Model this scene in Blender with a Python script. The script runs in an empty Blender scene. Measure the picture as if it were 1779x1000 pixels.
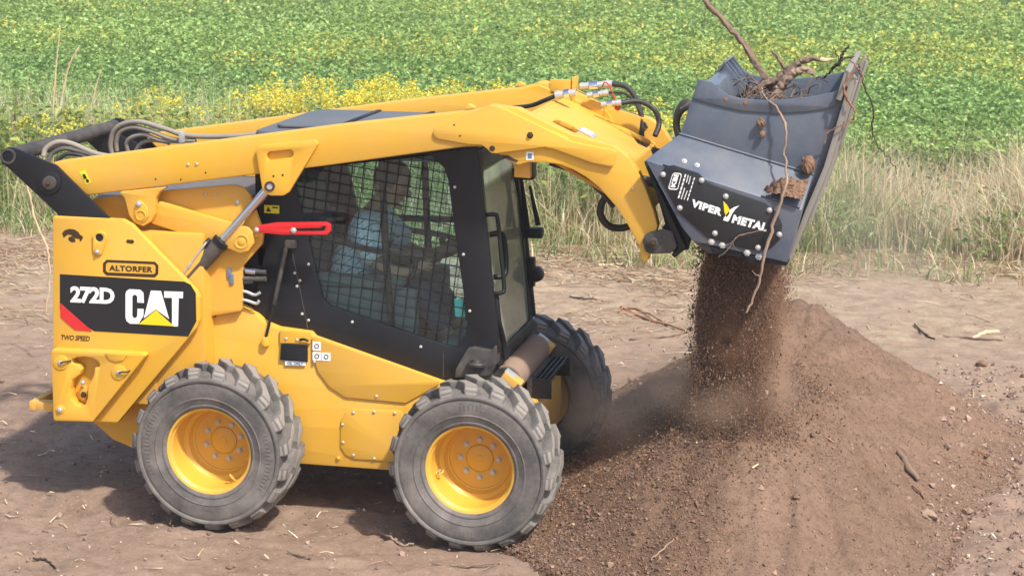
import bpy, bmesh, math, random
import numpy as np
from mathutils import Vector, Matrix
R = math.radians
sc = bpy.context.scene
col = sc.collection
random.seed(7)
rng = np.random.default_rng(11)

# ------------------------------------------------------------------ camera
# world frame: X = the loader's forward direction, Y = away from the camera, Z = up, metres
PW, PH, FOC = 1779.0, 1000.0, 3368.3
CAM = np.array([3.1319, -10.7346, 3.5199]); YAW, PIT, ROL = -.2169, .2031, .0063
FW = np.array([math.sin(YAW)*math.cos(PIT), math.cos(YAW)*math.cos(PIT), -math.sin(PIT)])
_r = np.array([math.cos(YAW), -math.sin(YAW), 0.]); _u = np.cross(_r, FW)
RT = _r*math.cos(ROL)+_u*math.sin(ROL); UP = -_r*math.sin(ROL)+_u*math.cos(ROL)
cd = bpy.data.cameras.new('camera'); cam = bpy.data.objects.new('camera', cd); col.objects.link(cam)
cd.sensor_width = 36; cd.lens = 36*FOC/PW; cd.clip_end = 2000; cd.clip_start = .1
cam.matrix_world = Matrix(((RT[0], UP[0], -FW[0], CAM[0]), (RT[1], UP[1], -FW[1], CAM[1]), (RT[2], UP[2], -FW[2], CAM[2]), (0, 0, 0, 1)))
sc.camera = cam
cd.dof.use_dof = True; cd.dof.focus_distance = 10.9; cd.dof.aperture_fstop = 8.0

# ------------------------------------------------------------------ sky, sun, exposure
SUN = Vector((.60, -.50, 1.)).normalized()
w = bpy.data.worlds.new('World'); sc.world = w; w.use_nodes = True
nt = w.node_tree; nt.nodes.clear()
sky = nt.nodes.new('ShaderNodeTexSky'); sky.sky_type = 'NISHITA'; sky.sun_disc = False
sky.sun_elevation = math.asin(SUN.z); sky.sun_rotation = math.atan2(SUN.x, SUN.y)
sky.air_density = 1.0; sky.dust_density = 2.5; sky.ozone_density = 1.0
bg = nt.nodes.new('ShaderNodeBackground'); bg.inputs[1].default_value = .15
wo = nt.nodes.new('ShaderNodeOutputWorld')
nt.links.new(sky.outputs[0], bg.inputs[0]); nt.links.new(bg.outputs[0], wo.inputs[0])
sl = bpy.data.lights.new('sun', 'SUN'); sl.energy = 3.6; sl.angle = R(2.5); sl.color = (1, .955, .88)
so = bpy.data.objects.new('sun', sl); col.objects.link(so); so.location = (5, -5, 12)
so.rotation_euler = SUN.to_track_quat('Z', 'Y').to_euler()
sc.view_settings.view_transform = 'Standard'; sc.view_settings.look = 'None'
sc.view_settings.exposure = 0.60; sc.view_settings.gamma = 1.0; sc.view_settings.use_curve_mapping = False
sc.cycles.use_denoising = True
sc.cycles.max_bounces = 8; sc.cycles.transparent_max_bounces = 16; sc.cycles.volume_bounces = 1
sc.cycles.caustics_reflective = False; sc.cycles.caustics_refractive = False
sc.cycles.volume_step_rate = 1.0

# ------------------------------------------------------------------ helpers
def at(x, y, Y=None, Z=None, X=None):
    """real point where the sight line of photo pixel (x, y) meets the plane Y=, Z= or X="""
    v = FW+RT*(x-PW/2)/FOC+UP*(PH/2-y)/FOC
    k = 0 if X is not None else 1 if Y is not None else 2
    return CAM+v*(((X, Y, Z)[k]-CAM[k])/v[k])
def V(x, y, Y): return Vector(at(x, y, Y=Y))
def XZ(pts, Y):
    return [(float(p[0]), float(p[2])) for p in (at(a, b, Y=Y) for a, b in pts)]

def link(o, parent=None):
    col.objects.link(o)
    if parent is not None:
        o.parent = parent
        o.matrix_parent_inverse = ROOTINV.get(parent.name, Matrix())
    return o
ROOTINV = {}
def thing(name, label, cat, loc=(0, 0, 0), group=None):
    o = bpy.data.objects.new(name, None); o.empty_display_size = .1; col.objects.link(o)
    o.location = loc; o['label'] = label; o['category'] = cat
    if group: o['group'] = group
    ROOTINV[o.name] = Matrix.Translation(-Vector(loc))
    return o
def tag(o, label, cat, group=None):
    o['label'] = label; o['category'] = cat
    if group: o['group'] = group
    return o
def kind(o, k, label=None):
    o['kind'] = k
    if label: o['label'] = label
    return o
def smooth(me, ang=35):
    me.polygons.foreach_set('use_smooth', [True]*len(me.polygons))
    me.set_sharp_from_angle(angle=R(ang))
def mobj(name, verts, faces, mat, parent=None, sm=None, loc=None):
    me = bpy.data.meshes.new(name); me.from_pydata([tuple(v) for v in verts], [], faces); me.update()
    if mat:
        for m in (mat if isinstance(mat, (list, tuple)) else [mat]): me.materials.append(m)
    if sm is not None: smooth(me, sm)
    o = bpy.data.objects.new(name, me)
    if loc is not None:
        me.transform(Matrix.Translation(-Vector(loc))); o.location = loc
    return link(o, parent)
def fast_mesh(name, Vt, F, mats, colr=None, matidx=None, sm=False, parent=None):
    """big meshes: Vt (n,3), F (m,k)"""
    me = bpy.data.meshes.new(name); k = F.shape[1]
    me.vertices.add(len(Vt)); me.vertices.foreach_set('co', Vt.astype(np.float32).ravel())
    me.loops.add(F.size); me.loops.foreach_set('vertex_index', F.astype(np.int32).ravel())
    me.polygons.add(len(F)); me.polygons.foreach_set('loop_start', np.arange(0, F.size, k, dtype=np.int32))
    me.polygons.foreach_set('loop_total', np.full(len(F), k, dtype=np.int32))
    for m in mats: me.materials.append(m)
    if matidx is not None: me.polygons.foreach_set('material_index', matidx.astype(np.int32))
    me.polygons.foreach_set('use_smooth', np.full(len(F), sm))
    me.update(calc_edges=True)
    if colr is not None:
        a = me.attributes.new('Col', 'FLOAT_COLOR', 'POINT')
        a.data.foreach_set('color', np.concatenate([colr, np.ones((len(colr), 1))], 1).astype(np.float32).ravel())
    return link(bpy.data.objects.new(name, me), parent)

def fillet(pts, r, n=4):
    if r <= 0: return list(pts)
    out = []; m = len(pts)
    for i in range(m):
        p, a, b = Vector(pts[i]), Vector(pts[i-1]), Vector(pts[(i+1) % m])
        d1, d2 = a-p, b-p; l1, l2 = d1.length, d2.length
        if l1 < 1e-6 or l2 < 1e-6: continue
        d1 /= l1; d2 /= l2
        c = max(-1, min(1, d1.dot(d2))); th = math.acos(c)
        if th > R(172): out.append(tuple(p)); continue
        t = min(r/math.tan(th/2), .45*l1, .45*l2)
        for k in range(n+1):
            s = k/n
            q = (p+d1*t)*(1-s)**2+p*2*s*(1-s)+(p+d2*t)*s*s
            out.append(tuple(q))
    return out
def sheet(name, outer, holes, thick, org, ux, uy, mat, parent=None, r=0, bev=.004, mirror=False, sm=40):
    """plate with real thickness: outline in (u, v), front face at org, body going back along -(ux x uy)"""
    cu = bpy.data.curves.new('tmp', 'CURVE'); cu.dimensions = '2D'; cu.fill_mode = 'BOTH'
    b = min(bev, thick*.45)
    cu.extrude = max(thick/2-b, 1e-4); cu.bevel_depth = b; cu.bevel_resolution = 1 if b else 0; cu.offset = -b
    for k, pts in enumerate([outer]+list(holes)):
        q = fillet(pts, r)
        s = cu.splines.new('POLY'); s.points.add(len(q)-1); s.use_cyclic_u = True
        for a, c in zip(s.points, q): a.co = (c[0], c[1], 0, 1)
    to = bpy.data.objects.new('tmp', cu); me = bpy.data.meshes.new_from_object(to)
    bpy.data.objects.remove(to); bpy.data.curves.remove(cu)
    ux, uy = Vector(ux), Vector(uy); n = ux.cross(uy).normalized(); o3 = Vector(org)-n*(thick/2)
    me.transform(Matrix(((ux.x, uy.x, n.x, o3.x), (ux.y, uy.y, n.y, o3.y), (ux.z, uy.z, n.z, o3.z), (0, 0, 0, 1))))
    if mirror:
        me.transform(Matrix.Diagonal((1, -1, 1, 1))); me.flip_normals()
    me.materials.clear(); me.materials.append(mat); me.name = name
    bm = bmesh.new(); bm.from_mesh(me); bmesh.ops.remove_doubles(bm, verts=bm.verts, dist=1e-5)
    bmesh.ops.recalc_face_normals(bm, faces=bm.faces); bm.to_mesh(me); bm.free()
    smooth(me, sm)
    return link(bpy.data.objects.new(name, me), parent)
def plate(name, px, Y, thick, mat, parent=None, holes=(), r=.012, bev=.004, mirror=False, xz=None):
    """plate in a plane Y = const; outline given by photo pixels on that plane (or xz in metres)"""
    o = xz if xz else XZ(px, Y)
    return sheet(name, o, [XZ(h, Y) if h and abs(h[0][0]) > 8 else h for h in holes], thick, (0, Y, 0), (1, 0, 0), (0, 0, 1), mat, parent, r, bev, mirror)
def both(name, px, Y, thick, mat, parent, **k):
    a = plate(name, px, Y, thick, mat, parent, **k)
    b = plate(name, px, Y, thick, mat, parent, mirror=True, **k)
    return a, b
def box(name, lo, hi, mat, parent=None, bev=.006, rot=None, loc=None):
    bm = bmesh.new(); bmesh.ops.create_cube(bm, size=1)
    lo, hi = Vector(lo), Vector(hi); s = hi-lo; c = (hi+lo)/2
    for v in bm.verts: v.co = Vector((v.co.x*s.x, v.co.y*s.y, v.co.z*s.z))
    if bev: bmesh.ops.bevel(bm, geom=list(bm.edges), offset=bev, segments=2, affect='EDGES', profile=.6)
    if rot is not None: bm.transform(rot)
    bmesh.ops.translate(bm, verts=bm.verts, vec=c)
    me = bpy.data.meshes.new(name); bm.to_mesh(me); bm.free(); me.materials.append(mat); smooth(me, 40)
    return link(bpy.data.objects.new(name, me), parent)
def catmull(pts, n=6):
    P = [Vector(p) for p in pts]
    if len(P) < 3 or n <= 1: return P
    P = [P[0]*2-P[1]]+P+[P[-1]*2-P[-2]]
    out = []
    for i in range(1, len(P)-2):
        a, b, c, d = P[i-1:i+3]
        for k in range(n):
            t = k/n
            out.append(.5*((2*b)+(c-a)*t+(2*a-5*b+4*c-d)*t*t+(3*b-a-3*c+d)*t**3))
    out.append(P[-2]); return out
def tube_geo(pts, rad, seg=8, caps=True):
    P = [Vector(p) for p in pts]; n = len(P)
    rad = list(rad) if hasattr(rad, '__len__') else [rad]*n
    if len(rad) != n: rad = list(np.interp(np.linspace(0, 1, n), np.linspace(0, 1, len(rad)), rad))
    T = [(P[min(i+1, n-1)]-P[max(i-1, 0)]).normalized() for i in range(n)]
    N = T[0].orthogonal().normalized(); vs = []; fs = []
    for i in range(n):
        N = (N-T[i]*N.dot(T[i])).normalized(); B = T[i].cross(N)
        for k in range(seg):
            a = 2*math.pi*k/seg; vs.append(P[i]+(N*math.cos(a)+B*math.sin(a))*rad[i])
    for i in range(n-1):
        for k in range(seg):
            fs.append((i*seg+k, i*seg+(k+1) % seg, (i+1)*seg+(k+1) % seg, (i+1)*seg+k))
    if caps: fs += [tuple(range(seg))[::-1], tuple((n-1)*seg+k for k in range(seg))]
    return vs, fs
def rough_tube(P, rad, seg, amp, seed=0):
    vs, fs = tube_geo(P, rad, seg); n = len(P); rad = list(np.interp(np.linspace(0, 1, n), np.linspace(0, 1, len(rad)), rad)) if hasattr(rad, '__len__') else [rad]*n
    i = np.repeat(np.arange(n), seg); k = np.tile(np.arange(seg), n)
    f = 1+amp*(vnoise(i*.6+seed*9., k*1.3+(i*.2), seed)-.5)*2+amp*.8*(vnoise(i*.17+seed*5., k*.5, seed+3)-.5)*2
    return [P[a]+(v-P[a])*float(q) for a, v, q in zip(i, vs, f)], fs
def tube(name, pts, rad, mat, parent=None, n=6, seg=10, loc=None):
    vs, fs = tube_geo(catmull(pts, n), rad, seg)
    return mobj(name, vs, fs, mat, parent, 50, loc)
def rod(name, a, b, rad, mat, parent=None, seg=20):
    vs, fs = tube_geo([a, b], rad, seg); return mobj(name, vs, fs, mat, parent, 50)
def lathe_geo(prof, seg=48):
    """profile (r, y) revolved about the Y axis"""
    vs = []; fs = []; n = len(prof)
    for k in range(seg):
        a = 2*math.pi*k/seg
        for r, y in prof: vs.append((r*math.cos(a), y, r*math.sin(a)))
    for k in range(seg):
        k2 = (k+1) % seg
        for i in range(n-1): fs.append((k*n+i, k*n+i+1, k2*n+i+1, k2*n+i))
    return vs, fs
def lathe(name, prof, mat, parent=None, seg=48, loc=(0, 0, 0), sm=35, flip=False):
    vs, fs = lathe_geo(prof, seg)
    if flip: fs = [f[::-1] for f in fs]
    o = mobj(name, vs, fs, mat, parent, sm); o.location = loc; return o
_shared = {}
def stamp(name, key, make, mat, parent, loc, rot=None, sm=35):
    """small piece whose mesh is shared with every other piece of the same key"""
    if key not in _shared:
        vs, fs = make(); me = bpy.data.meshes.new(key); me.from_pydata([tuple(v) for v in vs], [], fs)
        me.materials.append(mat); smooth(me, sm); _shared[key] = me
    o = bpy.data.objects.new(name, _shared[key]); link(o, parent); o.location = loc
    if rot: o.rotation_euler = rot
    return o
def hexbolt():
    vs, fs = lathe_geo([(0, -.012), (.009, -.012), (.0125, -.009), (.0125, -.003), (.018, -.003), (.019, 0)], 6); return vs, fs
def smallbolt():
    return lathe_geo([(0, -.007), (.006, -.0065), (.009, -.003), (.0095, 0)], 8)
def bigbolt():
    return lathe_geo([(0, -.011), (.006, -.011), (.0095, -.008), (.0095, -.003), (.0145, -.0025), (.015, 0)], 12)
def bolt(px, Y, parent, key='hex', mat=None):
    mk = {'hex': hexbolt, 'small': smallbolt, 'big': bigbolt}[key]
    return stamp('bolt', key+(mat.name if mat else ''), mk, mat or M['steel'], parent, V(px[0], px[1], Y))
def decal(name, px, Y, mat, parent, lift=.002, r=0, holes=()):
    """flat printed shape lying on the face at Y"""
    return plate(name, px, Y-lift, .0015, mat, parent, r=r, bev=0, holes=holes)
def lettering(name, s, p0, p1, p2, Y, mat, parent, bold=.02, shear=0, spacing=1.0, lift=.002):
    """text stretched on the face at Y: lower-left p0, lower-right p1, upper-left p2 (photo pixels)"""
    cu = bpy.data.curves.new('tmp', 'FONT'); cu.body = s; cu.offset = bold; cu.shear = shear; cu.space_character = spacing
    cu.resolution_u = 3
    to = bpy.data.objects.new('tmp', cu); me = bpy.data.meshes.new_from_object(to)
    bpy.data.objects.remove(to); bpy.data.curves.remove(cu)
    co = np.empty(len(me.vertices)*3, np.float32); me.vertices.foreach_get('co', co); co = co.reshape(-1, 3)
    lo, hi = co.min(0), co.max(0)
    u = (co[:, 0]-lo[0])/(hi[0]-lo[0]); v = (co[:, 1]-lo[1])/(hi[1]-lo[1])
    Yl = Y-lift
    A, B, C = at(*p0, Y=Yl), at(*p1, Y=Yl), at(*p2, Y=Yl)
    nc = A+u[:, None]*(B-A)+v[:, None]*(C-A)
    me.vertices.foreach_set('co', nc.astype(np.float32).ravel())
    me.materials.clear(); me.materials.append(mat); me.name = name; me.update()
    return link(bpy.data.objects.new(name, me), parent)

def vnoise(x, y, seed=0):
    """2-D value noise, vectorised"""
    xi = np.floor(x).astype(np.int64); yi = np.floor(y).astype(np.int64); fx = x-xi; fy = y-yi
    fx = fx*fx*(3-2*fx); fy = fy*fy*(3-2*fy)
    def h(a, b):
        n = (a*374761393+b*668265263+seed*1442695041) & 0xffffffff
        n = ((n ^ (n >> 13))*1274126177) & 0xffffffff
        return ((n ^ (n >> 16)) & 0xffff)/65535.
    return (h(xi, yi)*(1-fx)+h(xi+1, yi)*fx)*(1-fy)+(h(xi, yi+1)*(1-fx)+h(xi+1, yi+1)*fx)*fy
def fbm(x, y, o=4, seed=0):
    s = 0; a = .5; t = 0
    for k in range(o):
        s = s+a*vnoise(x, y, seed+k*17); t += a; a *= .5; x = x*2.03+3.1; y = y*2.03+1.7
    return s/t

# ------------------------------------------------------------------ materials
M = {}
def nodes(name):
    m = bpy.data.materials.new(name); m.use_nodes = True; n = m.node_tree; n.nodes.clear()
    out = n.nodes.new('ShaderNodeOutputMaterial'); M[name] = m
    def N(t, **k):
        x = n.nodes.new(t)
        for a, b in k.items():
            if a in ('i',):
                for kk, vv in b.items(): x.inputs[kk].default_value = vv
            else: setattr(x, a, b)
        return x
    return m, n, out, N, n.links.new
def rgb(c): return (c[0], c[1], c[2], 1)
def paint(name, c, rough=.45, metal=0, dust=.0, dustc=(.30, .22, .16), spec=.5, coat=0, bump=.0, nscale=6, vary=.06, scratch=0):
    m, n, out, N, L = nodes(name)
    p = N('ShaderNodeBsdfPrincipled', i={'Roughness': rough, 'Metallic': metal, 'Specular IOR Level': spec, 'Coat Weight': coat, 'Coat Roughness': .15})
    tc = N('ShaderNodeTexCoord')
    nz = N('ShaderNodeTexNoise', i={'Scale': nscale, 'Detail': 8, 'Roughness': .65})
    L(tc.outputs['Object'], nz.inputs['Vector'])
    mx = N('ShaderNodeMix', data_type='RGBA'); mx.inputs['A'].default_value = rgb([x*(1-vary) for x in c]); mx.inputs['B'].default_value = rgb([min(1, x*(1+vary)) for x in c])
    L(nz.outputs['Fac'], mx.inputs['Factor'])
    src = mx.outputs['Result']
    if dust > 0:
        n2 = N('ShaderNodeTexNoise', i={'Scale': nscale*.45, 'Detail': 10, 'Roughness': .72})
        L(tc.outputs['Object'], n2.inputs['Vector'])
        mr = N('ShaderNodeMapRange', i={'From Min': .38, 'From Max': .72, 'To Min': 0, 'To Max': dust}); L(n2.outputs['Fac'], mr.inputs['Value'])
        m2 = N('ShaderNodeMix', data_type='RGBA'); m2.inputs['B'].default_value = rgb(dustc)
        L(mr.outputs['Result'], m2.inputs['Factor']); L(src, m2.inputs['A']); src = m2.outputs['Result']
        rr = N('ShaderNodeMapRange', i={'From Min': 0, 'From Max': max(dust, .01), 'To Min': rough, 'To Max': min(.9, rough+.3)}); L(mr.outputs['Result'], rr.inputs['Value'])
        L(rr.outputs['Result'], p.inputs['Roughness'])
    if scratch > 0:
        n3 = N('ShaderNodeTexNoise', i={'Scale': 60, 'Detail': 6, 'Roughness': .8}); mp = N('ShaderNodeMapping', i={'Scale': (1, 1, .12), 'Rotation': (0, .5, 0)})
        L(tc.outputs['Object'], mp.inputs['Vector']); L(mp.outputs[0], n3.inputs['Vector'])
        mr3 = N('ShaderNodeMapRange', i={'From Min': .58, 'From Max': .75, 'To Min': 0, 'To Max': scratch}); L(n3.outputs['Fac'], mr3.inputs['Value'])
        m3 = N('ShaderNodeMix', data_type='RGBA'); m3.inputs['B'].default_value = (.22, .22, .22, 1)
        L(mr3.outputs['Result'], m3.inputs['Factor']); L(src, m3.inputs['A']); src = m3.outputs['Result']
    L(src, p.inputs['Base Color'])
    if bump > 0:
        nb = N('ShaderNodeTexNoise', i={'Scale': 140, 'Detail': 4}); L(tc.outputs['Object'], nb.inputs['Vector'])
        b = N('ShaderNodeBump', i={'Strength': bump, 'Distance': .002}); L(nb.outputs['Fac'], b.inputs['Height']); L(b.outputs[0], p.inputs['Normal'])
    L(p.outputs[0], out.inputs[0]); return m
paint('yellow', (.70, .376, .030), .40, dust=.26, dustc=(.50, .33, .17), coat=.12, nscale=5, vary=.09, scratch=.10)
paint('yellow_dusty', (.70, .37, .04), .5, dust=.65, dustc=(.42, .29, .20), nscale=7)
paint('yellow_shade', (.68, .35, .03), .42, dust=.25, dustc=(.40, .27, .17), nscale=6)
paint('black', (.0065, .007, .010), .42, dust=.07, dustc=(.12, .11, .10), nscale=5, spec=.35)
paint('black_dusty', (.02, .02, .022), .55, dust=.55, dustc=(.24, .19, .15), nscale=8)
paint('bucket_paint', (.066, .086, .122), .32, dust=.42, dustc=(.20, .185, .17), nscale=7, scratch=.40, coat=.35)
paint('bucket_cover', (.010, .011, .013), .4, dust=.10, dustc=(.14, .13, .12), nscale=7, scratch=.12)
paint('bucket_worn', (.30, .285, .25), .5, metal=.35, dust=.6, dustc=(.26, .20, .15), nscale=9, scratch=.5)
paint('grey_hood', (.10, .11, .125), .5, dust=.2, dustc=(.3, .27, .24))
paint('steel', (.58, .57, .55), .42, metal=.55, vary=.12, dust=.3, dustc=(.4, .35, .3))
paint('chrome', (.75, .76, .78), .12, metal=1.0, vary=.03)
paint('red', (.62, .012, .015), .35, vary=.05, dust=.1)
paint('white', (.82, .82, .80), .5, vary=.03)
paint('print_yellow', (.90, .60, .01), .5, vary=.03)
paint('print_black', (.012, .012, .014), .45, vary=.05)
paint('print_brown', (.045, .022, .006), .5)
paint('label_yellow', (.78, .66, .02), .5)
paint('hose', (.055, .05, .046), .6, dust=.5, dustc=(.24, .20, .17), nscale=14)
paint('hose_tan', (.26, .225, .18), .65, dust=.4, dustc=(.36, .31, .25), nscale=14)
paint('hose_black', (.02, .02, .021), .5, dust=.2, dustc=(.15, .13, .12))
paint('rubber', (.078, .073, .070), .75, dust=.9, dustc=(.27, .235, .205), nscale=8, bump=.25, vary=.15)
paint('rubber_tread', (.22, .20, .175), .85, dust=.6, dustc=(.34, .295, .25), nscale=12, bump=.3, vary=.15)
paint('blue_plastic', (.10, .17, .30), .5, dust=.3)
paint('interior', (.075, .11, .115), .7, vary=.1)
paint('seat_cloth', (.09, .11, .115), .9, bump=.3)
paint('skin', (.42, .235, .155), .55, vary=.08)
paint('hair', (.10, .085, .07), .8, vary=.2, bump=.4)
paint('denim', (.05, .075, .12), .9, bump=.3)
paint('teal_sticker', (.10, .55, .48), .4, vary=.08)
paint('bark', (.20, .135, .095), .85, dust=.5, dustc=(.12, .085, .06), nscale=18, bump=.9, vary=.25)
paint('bark_pale', (.34, .235, .165), .85, dust=.75, dustc=(.17, .105, .07), nscale=20, bump=.6, vary=.2)
paint('bark_dark', (.045, .032, .026), .85, bump=.6, vary=.3)
paint('wood_split', (.62, .46, .28), .75, dust=.3, dustc=(.4, .28, .17), nscale=25)
paint('root_red', (.24, .105, .055), .8, dust=.4, dustc=(.3, .2, .14), nscale=20)
paint('clod', (.20, .115, .07), .95, bump=1.0, nscale=30, vary=.35)

def shirt_mat():
    m, n, out, N, L = nodes('shirt')
    p = N('ShaderNodeBsdfPrincipled', i={'Roughness': .85}); tc = N('ShaderNodeTexCoord')
    src = None
    base = N('ShaderNodeRGB'); base.outputs[0].default_value = (.86, .95, .98, 1); src = base.outputs[0]
    for ang, sc_, cc, th in ((.5, 9, (.55, .74, .82), .72), (-.9, 7, (.10, .16, .22), .93), (1.2, 6, (.75, .85, .88), .8)):
        mp = N('ShaderNodeMapping', i={'Rotation': (0, ang, .3)}); L(tc.outputs['Object'], mp.inputs['Vector'])
        wv = N('ShaderNodeTexWave', i={'Scale': sc_, 'Distortion': 2.5, 'Detail': 1}); L(mp.outputs[0], wv.inputs['Vector'])
        mr = N('ShaderNodeMapRange', i={'From Min': th, 'From Max': th+.06}); L(wv.outputs['Fac'], mr.inputs['Value'])
        mx = N('ShaderNodeMix', data_type='RGBA'); mx.inputs['B'].default_value = rgb(cc); L(mr.outputs['Result'], mx.inputs['Factor']); L(src, mx.inputs['A']); src = mx.outputs['Result']
    L(src, p.inputs['Base Color']); L(p.outputs[0], out.inputs[0])
shirt_mat()
def glass_mat(name, tint, gloss=.06, dustc=(.35, .36, .30), dust=.0):
    m, n, out, N, L = nodes(name)
    tr = N('ShaderNodeBsdfTransparent', i={'Color': rgb(tint)}); gl = N('ShaderNodeBsdfGlossy', i={'Roughness': .03, 'Color': (1, 1, 1, 1)})
    lw = N('ShaderNodeLayerWeight', i={'Blend': .18})
    mr = N('ShaderNodeMapRange', i={'From Min': 0, 'From Max': 1, 'To Min': gloss, 'To Max': .75}); L(lw.outputs['Fresnel'], mr.inputs['Value'])
    mx = N('ShaderNodeMixShader'); L(mr.outputs['Result'], mx.inputs[0]); L(tr.outputs[0], mx.inputs[1]); L(gl.outputs[0], mx.inputs[2])
    src = mx.outputs[0]
    if dust > 0:
        df = N('ShaderNodeBsdfDiffuse', i={'Color': rgb(dustc)}); tc = N('ShaderNodeTexCoord')
        nz = N('ShaderNodeTexNoise', i={'Scale': 5, 'Detail': 8, 'Roughness': .7}); L(tc.outputs['Object'], nz.inputs['Vector'])
        m3 = N('ShaderNodeMapRange', i={'From Min': .3, 'From Max': .7, 'To Min': dust*.6, 'To Max': dust}); L(nz.outputs['Fac'], m3.inputs['Value'])
        m2 = N('ShaderNodeMixShader'); L(m3.outputs['Result'], m2.inputs[0]); L(src, m2.inputs[1]); L(df.outputs[0], m2.inputs[2]); src = m2.outputs[0]
    L(src, out.inputs[0])
glass_mat('side_glass', (.87, .975, .985), .035, dust=.02, dustc=(.3, .36, .36))
glass_mat('front_glass', (.50, .62, .54), .18, dust=.55, dustc=(.42, .47, .38))

def soil_mat(name, cols, scale, bump, rough=.95):
    m, n, out, N, L = nodes(name)
    p = N('ShaderNodeBsdfPrincipled', i={'Roughness': rough, 'Specular IOR Level': .15}); tc = N('ShaderNodeTexCoord')
    def noise(s, d=8, r=.65):
        x = N('ShaderNodeTexNoise', i={'Scale': s, 'Detail': d, 'Roughness': r}); L(tc.outputs['Object'], x.inputs['Vector']); return x.outputs['Fac']
    def ramp(f, a, b, c0, c1):
        mr = N('ShaderNodeMapRange', i={'From Min': a, 'From Max': b}); L(f, mr.inputs['Value'])
        mx = N('ShaderNodeMix', data_type='RGBA'); L(mr.outputs['Result'], mx.inputs['Factor'])
        for k, c in (('A', c0), ('B', c1)):
            if isinstance(c, tuple): mx.inputs[k].default_value = rgb(c)
            else: L(c, mx.inputs[k])
        return mx.outputs['Result']
    c = ramp(noise(scale), .35, .65, cols[0], cols[1])
    c = ramp(noise(scale*7, 6), .45, .72, c, cols[2])
    c = ramp(noise(scale*25, 4), .56, .75, c, cols[3])
    L(c, p.inputs['Base Color'])
    b1 = N('ShaderNodeBump', i={'Strength': bump, 'Distance': .015}); L(noise(scale*12, 10, .75), b1.inputs['Height'])
    b2 = N('ShaderNodeBump', i={'Strength': bump*.9, 'Distance': .006}); L(noise(scale*55, 6, .7), b2.inputs['Height']); L(b1.outputs[0], b2.inputs['Normal'])
    L(b2.outputs[0], p.inputs['Normal'])
    L(p.outputs[0], out.inputs[0])
    return m, n, p, c, N, L, tc, ramp, noise
m, n, p, c, N, L, tc, ramp, noise = soil_mat('pile_soil', ((.182, .113, .075), (.232, .149, .104), (.145, .088, .058), (.27, .18, .127)), 2.6, 1.0)
at_ = N('ShaderNodeAttribute', attribute_name='Col'); mm = N('ShaderNodeMix', data_type='RGBA', blend_type='MULTIPLY', i={'Factor': 1}); L(c, mm.inputs['A']); L(at_.outputs['Color'], mm.inputs['B']); L(mm.outputs['Result'], p.inputs['Base Color'])
soil_mat('hopper_soil', ((.10, .06, .04), (.16, .10, .065), (.07, .045, .03), (.22, .15, .10)), 5, 1.0)
# the yard: bare pinkish earth, then a straw-strewn strip, then the rooty verge
g = soil_mat('yard_soil', ((.25, .168, .119), (.34, .24, .177), (.205, .138, .098), (.40, .30, .225)), 1.5, 1.0)
m, n, p, c, N, L, tc, ramp, noise = g
sx = N('ShaderNodeSeparateXYZ'); L(tc.outputs['Object'], sx.inputs[0])
def yadd(k):
    a = N('ShaderNodeMath', operation='MULTIPLY_ADD', i={1: k, 2: 0}); L(noise(.5, 6), a.inputs[0])
    b = N('ShaderNodeMath', operation='ADD'); L(sx.outputs['Y'], b.inputs[0]); L(a.outputs[0], b.inputs[1]); return b.outputs[0]
straw = ramp(noise(5, 10, .8), .36, .64, (.42, .325, .22), (.24, .16, .115))
c = ramp(yadd(5.), 5.2, 7.6, c, straw)
verge = ramp(noise(4, 8, .7), .4, .62, (.16, .13, .06), (.27, .22, .11))
c = ramp(yadd(2.), 8.2, 9.4, c, verge)
L(c, p.inputs['Base Color'])

def leaf_mat(name, trans=.35, rough=.55):
    m, n, out, N, L = nodes(name)
    a = N('ShaderNodeAttribute', attribute_name='Col')
    p = N('ShaderNodeBsdfPrincipled', i={'Roughness': rough, 'Specular IOR Level': .3}); t = N('ShaderNodeBsdfTranslucent')
    mx = N('ShaderNodeMixShader', i={0: trans}); L(a.outputs['Color'], p.inputs['Base Color']); L(a.outputs['Color'], t.inputs['Color'])
    L(p.outputs[0], mx.inputs[1]); L(t.outputs[0], mx.inputs[2]); L(mx.outputs[0], out.inputs[0])
leaf_mat('foliage'); leaf_mat('straw_mat', .2, .8)
def attr_mat(name, rough=.95):
    m, n, out, N, L = nodes(name)
    a = N('ShaderNodeAttribute', attribute_name='Col'); p = N('ShaderNodeBsdfPrincipled', i={'Roughness': rough, 'Specular IOR Level': .15})
    L(a.outputs['Color'], p.inputs['Base Color']); L(p.outputs[0], out.inputs[0])
attr_mat('grain')
# ================================================================== the setting
# ------------------------------------------------------------------ ground
def spread(lo, hi, step, far, n=26):
    core = np.arange(lo, hi+1e-6, step)
    g = np.geomspace(step*2, far, n)
    return np.concatenate([lo-g[::-1], core, core[-1]+g])
def ground_z(x, y):
    a = (fbm(x*1.1, y*1.1, 4, 3)-.5)*.06+(fbm(x*6, y*8, 4, 9)-.5)*.036+np.abs(fbm(x*3+y*.4, y*11, 3, 21)-.5)*-.06
    # two rolled wheel tracks behind the loader
    for yc in (-.79, .79):
        t = np.clip(1-np.abs(y-yc)/.24, 0, 1); on = np.clip((1.1-x)/.6, 0, 1)
        a = a-on*np.minimum(t*2, 1)*.012+on*np.minimum(t*2, 1)*.010*np.sin(x*42+np.where(y > yc, 1, -1)*(y-yc)*18)
    # churned, cloddy earth to the right of the pile
    k = np.clip((x-3.2)/.5, 0, 1)*np.clip((4.2-y)/1., 0, 1)
    a = a+k*(np.maximum(fbm(x*5, y*5, 4, 41)-.45, 0)*.22)
    return a*np.exp(-np.maximum(np.hypot(x, y)-22, 0)/10)
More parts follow.
